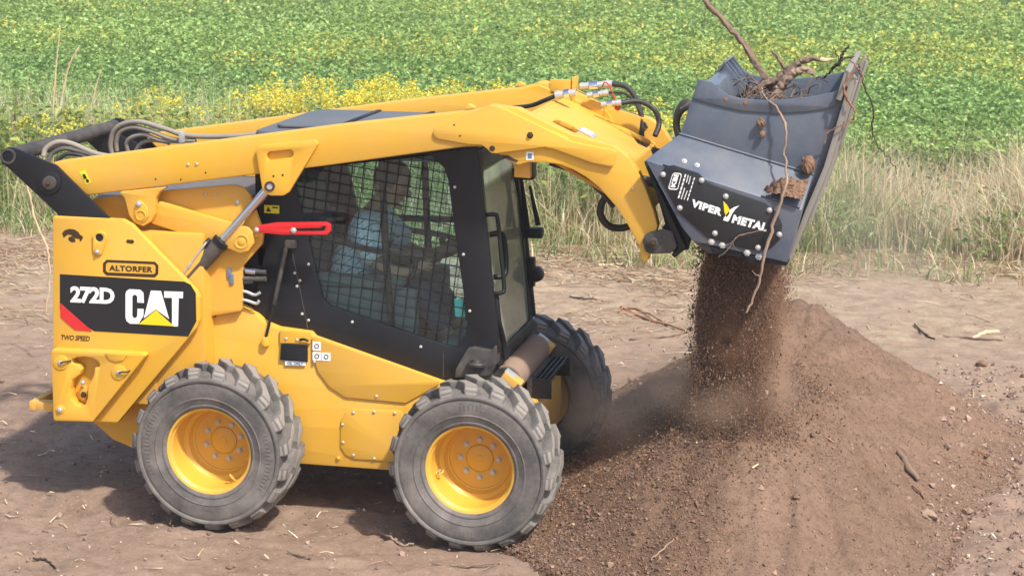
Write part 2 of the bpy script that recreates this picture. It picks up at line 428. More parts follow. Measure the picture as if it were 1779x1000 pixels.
xs = spread(-5.5, 5.2, .042, 420); ys = spread(-2.6, 9.5, .045, 420)
gx, gy = np.meshgrid(xs, ys); gz = ground_z(gx, gy)
nx, ny = len(xs), len(ys)
idx = np.arange(nx*ny).reshape(ny, nx)
F = np.stack([idx[:-1, :-1], idx[:-1, 1:], idx[1:, 1:], idx[1:, :-1]], -1).reshape(-1, 4)
kind(fast_mesh('ground', np.stack([gx, gy, gz], -1).reshape(-1, 3), F, [M['yard_soil']], sm=True), 'structure')

# ------------------------------------------------------------------ heap of screened soil under the bucket
def pile_z(x, y):
    wx = (fbm(x*1.5, y*1.5, 3, 77)-.5)*.25; wy = (fbm(x*1.5, y*1.5, 3, 78)-.5)*.25
    x = x+wx; y = y+wy
    dA = np.hypot(x-2.29, y-1.8)
    A = .95-.64*dA-.05*np.exp(-(dA/.12)**2)
    t = np.clip((y+.38)/.85, 0, 1)
    dB = np.hypot(x-(2.06+.05*t), y-(-.38+.85*t))
    B = .80+.04*t-.66*dB-.03*np.exp(-(dB/.15)**2)
    t2 = np.clip(((x-2.1)*.19+(y-.3)*1.5)/(.19**2+1.5**2), 0, 1)
    dC = np.hypot(x-(2.1+.19*t2), y-(.3+1.5*t2)); C_ = .78+.13*t2-.64*dC
    k = 16.
    z = np.log(np.exp(k*A)+np.exp(k*B)+np.exp(k*C_))/k
    z = np.where(z < .22, .22*np.exp((z-.22)/.20)-.0, z)      # concave toe
    return z-.045
def pile_full(x, y):
    z = pile_z(x, y); on = np.clip(z/.1, 0, 1)
    ang = np.arctan2(y-.8, x-2.3)
    rill = (vnoise(ang*18, np.hypot(x-2.3, y-.8)*1.5, 5)-.5)*.030+(vnoise(ang*45, np.hypot(x-2.3, y-.8)*2.5, 6)-.5)*.022*(x > 2.2)
    return z+on*(rill+(fbm(x*5, y*5, 4, 61)-.5)*.05+(fbm(x*22, y*22, 3, 62)-.5)*.022)
px_, py_ = np.arange(.3, 4.6, .018), np.arange(-2.4, 4.0, .018)
gx, gy = np.meshgrid(px_, py_); gz = pile_full(gx, gy)
gz = np.where(gz < .03, np.minimum(gz, .03)-.05*(1-gz/.03), gz)
nx, ny = len(px_), len(py_); idx = np.arange(nx*ny).reshape(ny, nx)
F = np.stack([idx[:-1, :-1], idx[:-1, 1:], idx[1:, 1:], idx[1:, :-1]], -1).reshape(-1, 4)
keep = gz.ravel()[F].max(1) > -.06; F = F[keep]
u_, inv = np.unique(F, return_inverse=True); Vt = np.stack([gx, gy, gz], -1).reshape(-1, 3)[u_]
def fresh(x, y):
    # moist, just-fallen soil on the left lobe; the older right flank has dried paler
    e = (2.42+.30*(y+.2)-x)+(fbm(x*3, y*3, 4, 15)-.5)*.5
    return np.clip(e/.16+.5, 0, 1)*np.clip((1.3-y)/.6, 0, 1)
fr = fresh(Vt[:, 0], Vt[:, 1])[:, None]; strk = .88+.24*fbm(np.arctan2(Vt[:, 1]-.8, Vt[:, 0]-2.3)*14, np.hypot(Vt[:, 0]-2.3, Vt[:, 1]-.8)*1.4, 4, 16)[:, None]
pc = (np.array([[1.12, 1.13, 1.14]])*(1-fr)+np.array([[.93, .90, .87]])*fr)*strk
soil = fast_mesh('soil_pile', Vt, inv.reshape(-1, 4), [M['pile_soil']], pc, sm=True)
tag(soil, 'tall heap of loose brown screened soil under the raised bucket', 'soil pile')

def surf_z(x, y): return np.maximum(ground_z(x, y), pile_full(x, y))
# ------------------------------------------------------------------ grains, crumbs and clods (too many to count)
OCT = np.array([(1, 0, 0), (0, 1, 0), (-1, 0, 0), (0, -1, 0), (0, 0, 1), (0, 0, -1)], float)
OF = np.array([(0, 1, 4), (1, 2, 4), (2, 3, 4), (3, 0, 4), (1, 0, 5), (2, 1, 5), (3, 2, 5), (0, 3, 5)])
def rotmats(n):
    q = rng.normal(size=(n, 4)); q /= np.linalg.norm(q, axis=1)[:, None]; a, b, c, d = q.T
    return np.stack([np.stack([1-2*(c*c+d*d), 2*(b*c-a*d), 2*(b*d+a*c)], -1), np.stack([2*(b*c+a*d), 1-2*(b*b+d*d), 2*(c*d-a*b)], -1), np.stack([2*(b*d-a*c), 2*(c*d+a*b), 1-2*(b*b+c*c)], -1)], 1)
TET = np.array([(1, 1, 1), (-1, -1, 1), (-1, 1, -1), (1, -1, -1)], float)*.75
TF = np.array([(0, 1, 3), (0, 2, 1), (0, 3, 2), (1, 2, 3)])
def motes(name, P, S, C, st=1.5):
    n = len(P); sh = np.einsum('nij,nkj->nki', rotmats(n), TET[None]*rng.uniform(.6, 1.4, (n, 4, 1))*S[:, None, None]); sh[..., 2] *= st
    return fast_mesh(name, (sh+P[:, None]).reshape(-1, 3), (TF[None]+4*np.arange(n)[:, None, None]).reshape(-1, 3), [M['grain']], np.repeat(C, 4, 0))
def grains(name, P, S, C, stretch=None):
    n = len(P); sh = OCT[None]*(rng.uniform(.6, 1.3, (n, 6, 1)))*S[:, None, None]
    if stretch is not None: sh = sh*stretch[:, None, :]
    sh = np.einsum('nij,nkj->nki', rotmats(n), sh)
    Vt = (sh+P[:, None]).reshape(-1, 3); F = (OF[None]+6*np.arange(n)[:, None, None]).reshape(-1, 3)
    return fast_mesh(name, Vt, F, [M['grain']], np.repeat(C, 6, 0))
def soilcol(n, dark=0.):
    b = np.array([(.19, .115, .078)]); c = b*rng.lognormal(-.05-dark, .38, (n, 1))*(1+rng.normal(0, .05, (n, 3)))
    k = rng.random(n) < .035; c[k] = np.array([.42, .34, .24])*rng.uniform(.7, 1.2, (k.sum(), 1)); return np.clip(c, .01, .8)
def soil_at(x, y, n, var):
    f = fresh(x, y)[:, None]; return np.clip((np.array([[.24, .158, .110]])*(1-f)+np.array([[.195, .122, .084]])*f)*rng.lognormal(0, var, (n, 1))*(1+rng.normal(0, .05, (n, 3))), .01, .7)
n = 170000
x = rng.uniform(.5, 4.3, n); y = rng.uniform(-2.1, 2.4, n); pz = pile_full(x, y)
fr_ = fresh(x, y); ok = (pz > .015) & (rng.random(n) < .30+.7*fr_*np.clip(.4+(fbm(x*4, y*4, 2, 90)-.3)*1.6, .2, 1)+.35*np.clip((.35-pz)*3, 0, 1))
x, y, pz = x[ok], y[ok], pz[ok]; n = len(x)
S = np.clip(rng.lognormal(math.log(.0036), .40, n), .0018, .012)*(.75+.5*fresh(x, y))
kind(motes('soil_crumbs', np.stack([x, y, pz+S*.35], -1), S, soil_at(x, y, n, .20), 1.), 'stuff', 'loose crumbs and pebbles lying over the soil heap')
# coarser clods and wood chips that rolled into streaks and to the toe
n = 16000
x = rng.uniform(.5, 4.3, n); y = rng.uniform(-2.1, 2.4, n); pz = pile_full(x, y)
ln_ = np.abs(x-(2.52+.36*(y+.1)+.10*np.sin(y*5))); dens = .05+.95*np.exp(-(ln_/.055)**2)*(y < .2)*np.clip((fbm(x*7, y*7, 2, 4)-.3)*3, .1, 1)+.30*np.clip((.3-pz)*4, 0, 1)
ok = (pz > .01) & (rng.random(n) < dens); x, y, pz = x[ok], y[ok], pz[ok]; n = len(x)
S = np.clip(rng.lognormal(math.log(.0072), .45, n), .004, .028); C = soil_at(x, y, n, .3); k = rng.random(n) < .06; C[k] = np.array([.46, .36, .24])*rng.uniform(.6, 1.2, (k.sum(), 1))
kind(grains('soil_clods', np.stack([x, y, pz+S*.3], -1), S, np.clip(C, 0, .7), np.stack([np.ones(n), rng.uniform(.4, 1, n), rng.uniform(.4, 1, n)], -1)), 'stuff', 'clods and wood chips in streaks down the soil heap')
n = 5200
x = rng.uniform(-5, 5, n); y = np.where(rng.random(n) < .5, rng.uniform(-2.5, 8, n), rng.uniform(-2.2, .5, n))
ok = pile_z(x, y) < .05; x, y = x[ok], y[ok]
x2 = rng.uniform(3.2, 4.8, 2600); y2 = rng.uniform(-1., 4., 2600); x = np.r_[x, x2]; y = np.r_[y, y2]; n = len(x)
S = np.clip(rng.lognormal(math.log(.006), .55, n), .003, .03); S[-2600:] *= 1.35
cc = np.array([(.27, .185, .145)])*rng.lognormal(0, .25, (n, 1)); k = rng.random(n) < .05; cc[k] = (.55, .48, .38)
kind(grains('ground_crumbs', np.stack([x, y, surf_z(x, y)+S*.3], -1), S, np.clip(cc, 0, .8)), 'stuff', 'small clods and pebbles strewn over the bare ground')

# ------------------------------------------------------------------ strips: straw, grass, leaves
def blades(base, h, az, bend, wid, C, nseg=3, flat=False, tipc=None):
    """curved tapering blades; az = lean direction, bend = horizontal throw at the tip / h"""
    n = len(base); t = np.linspace(0, 1, nseg+1)
    d = np.stack([np.cos(az), np.sin(az), 0*az], -1); s = np.stack([-np.sin(az+rng.normal(0, .7, n)), np.cos(az+rng.normal(0, .7, n)), 0*az], -1)
    tw = rng.uniform(0, math.pi, n); s = np.stack([np.cos(tw), np.sin(tw), 0*tw], -1) if not flat else s
    Vt = np.empty((n, nseg+1, 2, 3))
    for i, tt in enumerate(t):
        c = base+d*(bend*h*tt**1.8)[:, None]; c[:, 2] += h*(tt-.28*np.clip(bend, 0, 2)*tt**2.6)
        ww = wid*(1-tt)**.7+.0008
        Vt[:, i, 0] = c-s*ww[:, None]/2; Vt[:, i, 1] = c+s*ww[:, None]/2
    k = 2*(nseg+1); f = []
    for i in range(nseg): f.append((2*i, 2*i+1, 2*i+3, 2*i+2))
    F = (np.array(f)[None]+k*np.arange(n)[:, None, None]).reshape(-1, 4)
    Cv = np.repeat(C[:, None], k, 1)
    if tipc is not None:
        tt = np.repeat(t, 2)[None, :, None]; Cv = Cv*(1-tt)+tipc[:, None]*tt
    return Vt.reshape(-1, 3), F, Cv.reshape(-1, 3)
def merge(parts):
    Vs, Fs, Cs = [], [], []; o = 0
    for v, f, c in parts: Vs.append(v); Fs.append(f+o); Cs.append(c); o += len(v)
    return np.concatenate(Vs), np.concatenate(Fs), np.concatenate(Cs)
def pick(cols, n, var=.18):
    cols = np.array(cols); return np.clip(cols[rng.integers(0, len(cols), n)]*rng.lognormal(0, var, (n, 1)), 0, .9)
DRY = [(.70, .61, .42), (.60, .49, .30), (.72, .64, .45), (.50, .38, .23), (.54, .39, .24)]
GRN = [(.18, .28, .08), (.22, .32, .10), (.14, .23, .07), (.28, .36, .13), (.33, .38, .16)]
# flat straw litter
def litter(name, n, yr, xr, lab, dens=None, L=(.06, .28), W=.004, pal=None):
    x = rng.uniform(*xr, n); y = rng.uniform(*yr, n)
    if dens is not None: k = rng.random(n) < dens(x, y); x, y = x[k], y[k]
    k = pile_z(x, y) < .01; x, y = x[k], y[k]; n = len(x)
    a = rng.normal(0, .55, n)+np.where(rng.random(n) < .3, rng.uniform(0, 3.1, n), 0); l = rng.uniform(*L, n)*rng.uniform(.4, 1, n)
    d = np.stack([np.cos(a), np.sin(a)], -1); cur = rng.normal(0, .18, n)
    Vt = np.empty((n, 3, 2, 3)); s = np.stack([-d[:, 1], d[:, 0]], -1); lift = rng.uniform(.004, .03, n)
    for i, t in enumerate((-.5, 0, .5)):
        c = np.stack([x, y], -1)+d*(l*t)[:, None]+s*(cur*l*(t*t*4))[:, None]*.5
        wz = ground_z(c[:, 0], c[:, 1])+.004+lift*(1-abs(t)*1.2)
        ww = W*rng.uniform(.7, 1.6, n)
        for j, sg in enumerate((-1, 1)):
            Vt[:, i, j, :2] = c+s*(sg*ww/2)[:, None]; Vt[:, i, j, 2] = wz+sg*rng.uniform(-.5, .5, n)*W
    F = (np.array([(0, 1, 3, 2), (2, 3, 5, 4)])[None]+6*np.arange(n)[:, None, None]).reshape(-1, 4)
    C = pick(pal or DRY, n, .22)
    kind(fast_mesh(name, Vt.reshape(-1, 3), F, [M['straw_mat']], np.repeat(C, 6, 0)), 'stuff', lab)
litter('straw_litter', 30000, (3.2, 9.0), (-8.5, 6), 'dry straw and stalk litter covering the strip before the weeds',
       lambda x, y: np.clip((y-3.4-2.6*np.clip((x-1.6)/.8, 0, 1))/2.6, 0.015, 1)*np.clip((fbm(x*.9, y*1.3, 3, 31)-.3)*2.6, .05, 1), L=(.08, .42), W=.007, pal=[(.52, .43, .28), (.46, .36, .22), (.40, .28, .17), (.36, .2, .11), (.33, .24, .16), (.30, .22, .15)])
litter('stalk_bits', 700, (-2.6, 3.6), (-4.5, 5), 'scattered bits of straw and bark on the bare earth', L=(.03, .16), W=.006, pal=DRY+[(.12, .08, .06), (.2, .13, .09)])

# verge grass: dry and tall at the right, greener at the left
def xlim(y, m=2.6): return -6.0-.52*(y-7)-m*1.9, 4.0+.04*(y-8)+m
def scatter(n, y0, y1, pw=1.):
    y = y0+(y1-y0)*rng.random(n)**pw; a, b = xlim(y); return a+(b-a)*rng.random(n), y
def dryness(x, y):
    d = np.clip((x-1.9)*.6, 0, 1)*.95+.30*np.exp(-((x-.6)/1.0)**2)+.20
    d = np.where(x < -4, .30, d)
    return np.clip(d+(fbm(x*.8, y*.8, 3, 55)-.5)*1.3+(y < 8.6)*.12-np.clip((y-9.6)*.16, 0, .55), .04, .97)
parts = []
x, y = scatter(76000, 7.9, 14.6, 1.35)
front = 7.9+.7*fbm(x*.7, x*0, 3, 12)+.25*(x > 2.2)
k = y > front; x, y = x[k], y[k]; n = len(x)
isdry = rng.random(n) < dryness(x, y)
h = np.where(isdry, rng.uniform(.35, .95, n), rng.uniform(.25, .8, n))*np.clip(.55+(y-front[k])*.9, .4, 1.08)*(.45+1.1*fbm(x*.9, y*.9, 3, 66))
h *= np.where(x > 1.5, 1.12, 1.)
h *= np.where((x > .8), np.clip(1.0-.09*(y-10)+.25*(fbm(x*2, y*2, 2, 8)-.5), .35, 1.1), np.clip(1-.2*(y-10.5), .3, 1))
C = np.where(isdry[:, None], pick(DRY, n), pick(GRN, n)); T = np.where(isdry[:, None], C*1.12, C*np.array([1.3, 1.2, 1.1]))
parts.append(blades(np.stack([x, y, ground_z(x, y)-.02], -1), h, rng.uniform(0, 6.3, n), np.abs(rng.normal(.45, .45, n)), rng.uniform(.007, .017, n), C, 3, tipc=np.clip(T, 0, .9)))
# pale tall grass at the left
n = 14000; x = rng.uniform(-13.5, -3.6, n); y = rng.uniform(8.1, 11.6, n); isdry = rng.random(n) < .38
C = np.where(isdry[:, None], pick(DRY, n), pick([(.36, .44, .19), (.44, .50, .24), (.30, .40, .15)], n))
parts.append(blades(np.stack([x, y, ground_z(x, y)-.02], -1), rng.uniform(.5, 1.5, n)*np.clip(.45+(y-8)*.5, .45, 1), rng.uniform(0, 6.3, n), np.abs(rng.normal(.35, .3, n)), rng.uniform(.008, .018, n), C, 3, tipc=np.clip(C*1.15, 0, .9)))
# low ragged front fringe
x, y = scatter(12000, 7.2, 8.8); k = rng.random(len(x)) < np.clip((fbm(x*1.3, y*1.3, 3, 14)-.42)*4, 0, 1); x, y = x[k], y[k]; n = len(x)
isdry = rng.random(n) < .5*dryness(x, y)+.1; C = np.where(isdry[:, None], pick(DRY, n), pick(GRN, n))
parts.append(blades(np.stack([x, y, ground_z(x, y)-.01], -1), rng.uniform(.1, .38, n), rng.uniform(0, 6.3, n), np.abs(rng.normal(.8, .5, n)), rng.uniform(.008, .018, n), C, 3))
v, f, c = merge(parts)
kind(fast_mesh('verge_grass', v, f, [M['foliage']], np.clip(c, 0, .9)), 'stuff', 'tall dry and green grass along the field edge')

# seed heads nodding above the dry grass
x, y = scatter(5200, 8.2, 12.4); k = rng.random(len(x)) < dryness(x, y)*.9; x, y = x[k], y[k]; n = len(x)
h = rng.uniform(.7, 1.08, n); az = rng.uniform(0, 6.3, n)
v1 = blades(np.stack([x, y, 0*x], -1), h, az, rng.uniform(.1, .5, n), np.full(n, .005), pick(DRY, n, .1), 4)
kind(fast_mesh('grass_stalks', v1[0], v1[1], [M['straw_mat']], v1[2]), 'stuff', 'pale dry stalks standing in the verge grass')

# leaf cards with a fold
def leaves(P, size, C, up=.75, asp=.55):
    n = len(P); az = rng.uniform(0, 6.283, n); d = np.stack([np.cos(az), np.sin(az), rng.normal(-.05, .45, n)], -1); d /= np.linalg.norm(d, axis=1)[:, None]
    nn = np.stack([rng.normal(0, up, n), rng.normal(0, up, n), np.ones(n)], -1)
    s = np.cross(d, nn); s /= np.linalg.norm(s, axis=1)[:, None]; nn = np.cross(s, d)
    L = size[:, None]; W = L*asp
    b = P-d*L/2; tip = P+d*L/2-nn*L*.12; mid = P-nn*L*0.0-d*L*.05
    l = mid+s*W/2+nn*L*.13; r_ = mid-s*W/2+nn*L*.13
    Vt = np.stack([b, l, tip, r_], 1).reshape(-1, 3)
    F = (np.array([(0, 2, 1), (0, 3, 2)])[None]+4*np.arange(n)[:, None, None]).reshape(-1, 3)
    return Vt, F, np.repeat(C, 4, 0)
# broad weeds and goldenrod along the verge
parts = []
def weeds(n, yr, xr, hh, lf, size, cols):
    x = rng.uniform(*xr, n); y = rng.uniform(*yr, n); h = rng.uniform(*hh, n)
    P = np.repeat(np.stack([x, y, h], -1), lf, 0); t = rng.random(len(P))**.7
    P[:, 2] *= t; P[:, :2] += rng.normal(0, .09, (len(P), 2))
    return leaves(P, rng.uniform(*size, len(P)), pick(cols, len(P), .22), .8, .35)
parts.append(weeds(680, (8.8, 11.4), (-13, 1.2), (.5, 1.05), 34, (.06, .16), [(.20, .31, .08), (.27, .37, .10), (.15, .25, .07), (.35, .41, .12)]))
parts.append(weeds(60, (8.2, 10.4), (1.2, 5.2), (.3, .6), 22, (.05, .12), GRN))
parts.append(weeds(150, (8.3, 9.8), (-9, -4.2), (.5, 1.25), 40, (.06, .17), [(.22, .31, .08), (.30, .38, .11), (.40, .43, .14)]))
v, f, c = merge(parts)
kind(fast_mesh('verge_weeds', v, f, [M['foliage']], c), 'stuff', 'leafy green weeds growing between yard and field')
# goldenrod: stems and arching yellow plumes
def goldenrod(n, xr, yr, hh):
    nc = max(4, n//9); ci = rng.integers(0, nc, n)
    x = rng.uniform(*xr, nc)[ci]+rng.normal(0, .22, n); y = rng.uniform(*yr, nc)[ci]+rng.normal(0, .22, n); h = (rng.uniform(*hh, nc)[ci]+rng.uniform(*hh, n))/2
    st = blades(np.stack([x, y, 0*x], -1), h, rng.uniform(0, 6.3, n), rng.uniform(0, .15, n), np.full(n, .012), pick([(.16, .2, .06)], n), 3)
    lP = np.repeat(np.stack([x, y, h], -1), 14, 0); lP[:, 2] *= rng.uniform(.25, .85, len(lP)); lP[:, :2] += rng.normal(0, .05, (len(lP), 2))
    lv = leaves(lP, rng.uniform(.06, .12, len(lP)), pick([(.17, .26, .06), (.24, .32, .08)], len(lP)), .8, .22)
    # each head: 7 arching branchlets carrying small florets
    br = np.repeat(np.arange(n), 7); a = rng.uniform(0, 6.283, len(br)); ln = rng.uniform(.07, .17, len(br)); zs = rng.uniform(-.20, .02, len(br))
    fl = np.repeat(np.arange(len(br)), 9); t = rng.random(len(fl))
    P = np.stack([x[br[fl]]+np.cos(a[fl])*ln[fl]*t, y[br[fl]]+np.sin(a[fl])*ln[fl]*t, h[br[fl]]+zs[fl]+.09*np.sin(t*2.6)-.03*t], -1)+rng.normal(0, .008, (len(fl), 3))
    fv = leaves(P, rng.uniform(.022, .042, len(P)), pick([(.85, .70, .07), (.90, .78, .13), (.76, .66, .10), (.60, .58, .15)], len(P), .12), 1., .7)
    return st, lv, fv
s1 = goldenrod(170, (-4.6, -1.0), (9.6, 11.0), (1.05, 1.45)); s2 = goldenrod(85, (-12.5, -4.8), (8.6, 11.0), (.8, 1.4)); s3 = goldenrod(50, (-1.4, .8), (9.8, 11.8), (.7, 1.1)); s4 = goldenrod(22, (-6.8, -3.8), (10.0, 11.8), (.7, 1.15))
v, f, c = merge([q for s in (s1, s2, s3, s4) for q in s[1:]])
kind(fast_mesh('goldenrod', v, f, [M['foliage']], c), 'stuff', 'mass of yellow flowering goldenrod behind the loader')
v, f, c = merge([s[0] for s in (s1, s2, s3, s4)])
kind(fast_mesh('goldenrod_stems', v, f, [M['foliage']], c), 'stuff', 'thin green stems of the goldenrod')

# ------------------------------------------------------------------ soybean field
def soycol(x, y, n):
    g = pick([(.225, .325, .080), (.27, .375, .10), (.175, .275, .075), (.31, .405, .13), (.24, .34, .10)], n, .2)
    ye = pick([(.42, .44, .09), (.34, .41, .10), (.50, .46, .10)], n, .15)
    band = .55*np.exp(-((y-25.5-1.0*np.sin(x*.3))/3.6)**2)+.45*np.exp(-((y-43)/7.)**2)
    q = np.clip((fbm(x*.25, y*.14, 4, 101)-.5)*3.0, 0, 1)*.45*(y > 19)+band*np.clip((fbm(x*.45, y*.3, 4, 102)-.36)*3.0, 0, 1)
    dk = np.exp(-((y-17.5)/3.2)**2)[:, None]; g = g*(1-dk*np.array([[.14, .07, .0]]))
    g = g*(.86+.30*fbm(x*.6, y*.35, 3, 103)[:, None])
    k = rng.random(n) < np.clip(q, 0.015, .7); g[k] = ye[k]
    pale = rng.random(n) < .10; g[pale] = g[pale]*1.25+np.array([.03, .04, .035])
    return np.clip(g*1.12, 0, .9)
def canopy(x, y): return .70+.20*(fbm(x*1.1, y*1.1, 3, 71)-.5)+.22*(fbm(x*3.2, y*3.2, 2, 72)-.5)+.12*np.clip((y-12)/3, -1, 0)
parts = []
for y0, y1, dn, sz in ((11.6, 17, 760, (.05, .10)), (17, 26, 470, (.06, .115)), (26, 40, 240, (.085, .145)), (40, 72, 95, (.12, .21))):
    A = (lambda a, b: (b-a))(*xlim((y0+y1)/2)); n = int(A*(y1-y0)*dn)
    x, y = scatter(n, y0, y1); z = canopy(x, y)-rng.random(n)**1.6*.38
    parts.append(leaves(np.stack([x, y, z], -1), rng.uniform(*sz, n), soycol(x, y, n), .62, .62))
v, f, c = merge(parts)
kind(fast_mesh('soybean_field', v, f, [M['foliage']], c), 'stuff', 'wide soybean field, green with yellowing patches')
# the dense lower layer of the crop, hiding the soil
cx_, cy_ = np.linspace(-60, 22, 200), np.r_[np.linspace(12.2, 30, 120), np.linspace(30.4, 160, 100)]
gx, gy = np.meshgrid(cx_, cy_); gz = canopy(gx, gy)-.30
nx, ny = len(cx_), len(cy_); idx = np.arange(nx*ny).reshape(ny, nx)
F = np.stack([idx[:-1, :-1], idx[:-1, 1:], idx[1:, 1:], idx[1:, :-1]], -1).reshape(-1, 4)
lower = np.tile(np.array([[.12, .19, .055]]), (nx*ny, 1))*rng.lognormal(0, .3, (nx*ny, 1))
kind(fast_mesh('soybean_undergrowth', np.stack([gx, gy, gz], -1).reshape(-1, 3), F, [M['foliage']], lower), 'stuff', 'dense lower leaves of the soybean crop')

# thin haze volume, added to lighten and soften the far field
hz_me = bpy.data.meshes.new('haze'); bm = bmesh.new(); bmesh.ops.create_cube(bm, size=1)
for v in bm.verts: v.co = Vector((v.co.x*940, v.co.y*940, 1.6+v.co.z*5.2))
bm.to_mesh(hz_me); bm.free()
m, n_, out, N, L = nodes('haze_air'); pv = N('ShaderNodeVolumePrincipled', i={'Color': (.93, .96, 1, 1), 'Density': .0013, 'Anisotropy': .2}); L(pv.outputs[0], out.inputs['Volume'])
hz_me.materials.append(m); hz_o = bpy.data.objects.new('haze', hz_me); col.objects.link(hz_o); kind(hz_o, 'stuff', 'thin pale haze added to lighten and soften the far field')
# ================================================================== skid steer loader
LD = thing('skid_steer_loader', 'yellow wheeled skid steer loader with lift arms raised over a soil heap', 'skid steer')
Yw, Yd, YS = M['yellow'], M['yellow_dusty'], M['yellow_shade']
HZ, RT_ = .44, .468

# ------------------------------------------------------------------ wheels
def tyre_mesh():
    h = [(.243, -.150), (.254, -.160), (.262, -.168), (.270, -.169), (.273, -.166), (.285, -.171), (.305, -.176), (.309, -.179), (.314, -.176), (.335, -.179), (.375, -.179), (.392, -.176), (.396, -.174), (.402, -.182), (.412, -.184), (.420, -.180), (.424, -.170), (.426, -.15), (.427, -.12), (.428, 0)]
    prof = h+[(r, -y) for r, y in h[-2::-1]]
    vs, fs = lathe_geo(prof, 72); mi = [0]*len(fs); vs = list(vs); fs = [f[::-1] for f in fs]
    NL = 19; dth = 2*math.pi/NL
    for side in (-1, 1):
        for k in range(NL):
            t0 = k*dth+(dth/2 if side > 0 else 0)
            #        y        theta offs  half-width(m) r_top  r_base
            secs = [(.170, -.004, .035, .420, .400), (.163, .000, .037, .444, .404), (.140, .008, .038, .464, .418), (.105, .030, .037, .468, .424), (.088, .055, .036, .468, .424), (.015, .185, .029, .468, .425), (-.005, .205, .022, .466, .425)]
            b = len(vs)
            for (y, to, hw, rt, rb) in secs:
                for (rr, ww) in ((rb, hw*1.22), (rt, hw), (rt, -hw), (rb, -hw*1.22)):
                    a = t0+side*(-to)*1.0+ww/rr
                    vs.append((rr*math.cos(a), side*y, rr*math.sin(a)))
            n = len(secs)
            for i in range(n-1):
                for j in range(3):
                    q = (b+i*4+j, b+i*4+j+1, b+(i+1)*4+j+1, b+(i+1)*4+j)
                    fs.append(q if side < 0 else q[::-1]); mi.append(1 if j == 1 else 0)
            for e in (0, n-1):
                q = tuple(b+e*4+j for j in range(4)); fs.append(q if (e == 0) == (side > 0) else q[::-1]); mi.append(1 if e == 0 else 0)
    # raised side-wall letters and mould ticks as little ribs
    for rr0, rr1, a0, a1, cnt in ((.345, .372, .35, 1.3, 15), (.345, .372, 3.4, 4.5, 17), (.30, .312, 0, 6.28, 30), (.378, .384, 0, 6.28, 44)):
        for k in range(cnt):
            a = a0+(a1-a0)*k/cnt; da = (.018 if cnt < 20 else .006); y = -.1815 if rr0 > .32 else -.178
            b = len(vs); sk = random.uniform(-.01, .01)
            for (r_, aa) in ((rr0, a), (rr1, a+sk), (rr1, a+da+sk), (rr0, a+da)):
                vs.append((r_*math.cos(aa), y, r_*math.sin(aa)))
            for (r_, aa) in ((rr0, a), (rr1, a+sk), (rr1, a+da+sk), (rr0, a+da)):
                vs.append((r_*math.cos(aa), y+.006, r_*math.sin(aa)))
            fs += [(b, b+1, b+2, b+3), (b, b+4, b+5, b+1), (b+1, b+5, b+6, b+2), (b+2, b+6, b+7, b+3), (b+3, b+7, b+4, b)]; mi += [0]*5
    me = bpy.data.meshes.new('tyre'); me.from_pydata(vs, [], fs)
    me.materials.append(M['rubber']); me.materials.append(M['rubber_tread'])
    me.polygons.foreach_set('material_index', mi)
    bm = bmesh.new(); bm.from_mesh(me); bmesh.ops.recalc_face_normals(bm, faces=bm.faces)
    rw = random.Random(4)
    for v in bm.verts:
        if v.co.x**2+v.co.z**2 > .44**2: v.co += Vector((rw.uniform(-1, 1), rw.uniform(-1, 1), rw.uniform(-1, 1)))*.0035
    ed = [e for e in bm.edges if len(e.link_faces) == 2 and any(f.material_index == 1 for f in e.link_faces) and e.calc_face_angle(0) > .5]
    bmesh.ops.bevel(bm, geom=ed, offset=.007, segments=2, affect='EDGES', profile=.6)
    bm.to_mesh(me); bm.free()
    smooth(me, 30); return me
TY = tyre_mesh()
rimprof = [(.236, -.150), (.258, -.158), (.262, -.152), (.258, -.146), (.247, -.144), (.238, -.130), (.226, -.122), (.221, -.06), (.219, -.01), (.212, .012), (.192, .030), (.186, .058), (.178, .068), (.172, .070), (.170, .078), (.135, .082), (.080, .082), (.079, .086), (.077, .086), (.0755, .079), (.070, .076), (.02, .075), (.018, .072), (.008, .070), (.0, .070)]
vs, fs = lathe_geo(rimprof, 64); RM = bpy.data.meshes.new('rim'); RM.from_pydata(vs, [], fs); RM.materials.append(Yw)
bm = bmesh.new(); bm.from_mesh(RM); bmesh.ops.recalc_face_normals(bm, faces=bm.faces); bmesh.ops.reverse_faces(bm, faces=bm.faces); bm.to_mesh(RM); bm.free(); smooth(RM, 30)
vs, fs = lathe_geo([(.236, .150), (.226, .14), (.21, .12), (.19, .105), (0, .105)], 48); RB = bpy.data.meshes.new('rim_back'); RB.from_pydata(vs, [], fs); RB.materials.append(Yd); smooth(RB, 30)
def nut():
    return lathe_geo([(0, -.022), (.006, -.022), (.008, -.020), (.0135, -.019), (.0135, -.002), (.019, -.002), (.019, 0)], 6)
def wheel(x, side, ph):
    o = bpy.data.objects.new('wheel', RM); link(o, LD); o.location = (x, side*.795, HZ)
    o.rotation_euler = (0, ph, 0) if side < 0 else (0, ph, math.pi)
    t = bpy.data.objects.new('tyre', TY); link(t, o)
    b = bpy.data.objects.new('rim_back', RB); link(b, o)
    for k in range(8):
        a = 2*math.pi*(k+.5)/8
        stamp('lug_nut', 'nut', nut, M['steel'], o, (.108*math.cos(a), .082, .108*math.sin(a)))
    v = stamp('valve_guard', 'valve', lambda: tube_geo(catmull([(-.02, .0, 0), (-.024, -.015, .008), (0, -.03, .012), (.024, -.015, .008), (.02, 0, 0)], 4), .006, 6), Yw, o, (.195, -.055, -.03), (0, 0, .3))
    v = stamp('valve_stem', 'stem', lambda: tube_geo([(0, 0, 0), (0, -.03, 0)], .006, 8), M['steel'], o, (.2, -.03, -.03))
    return o
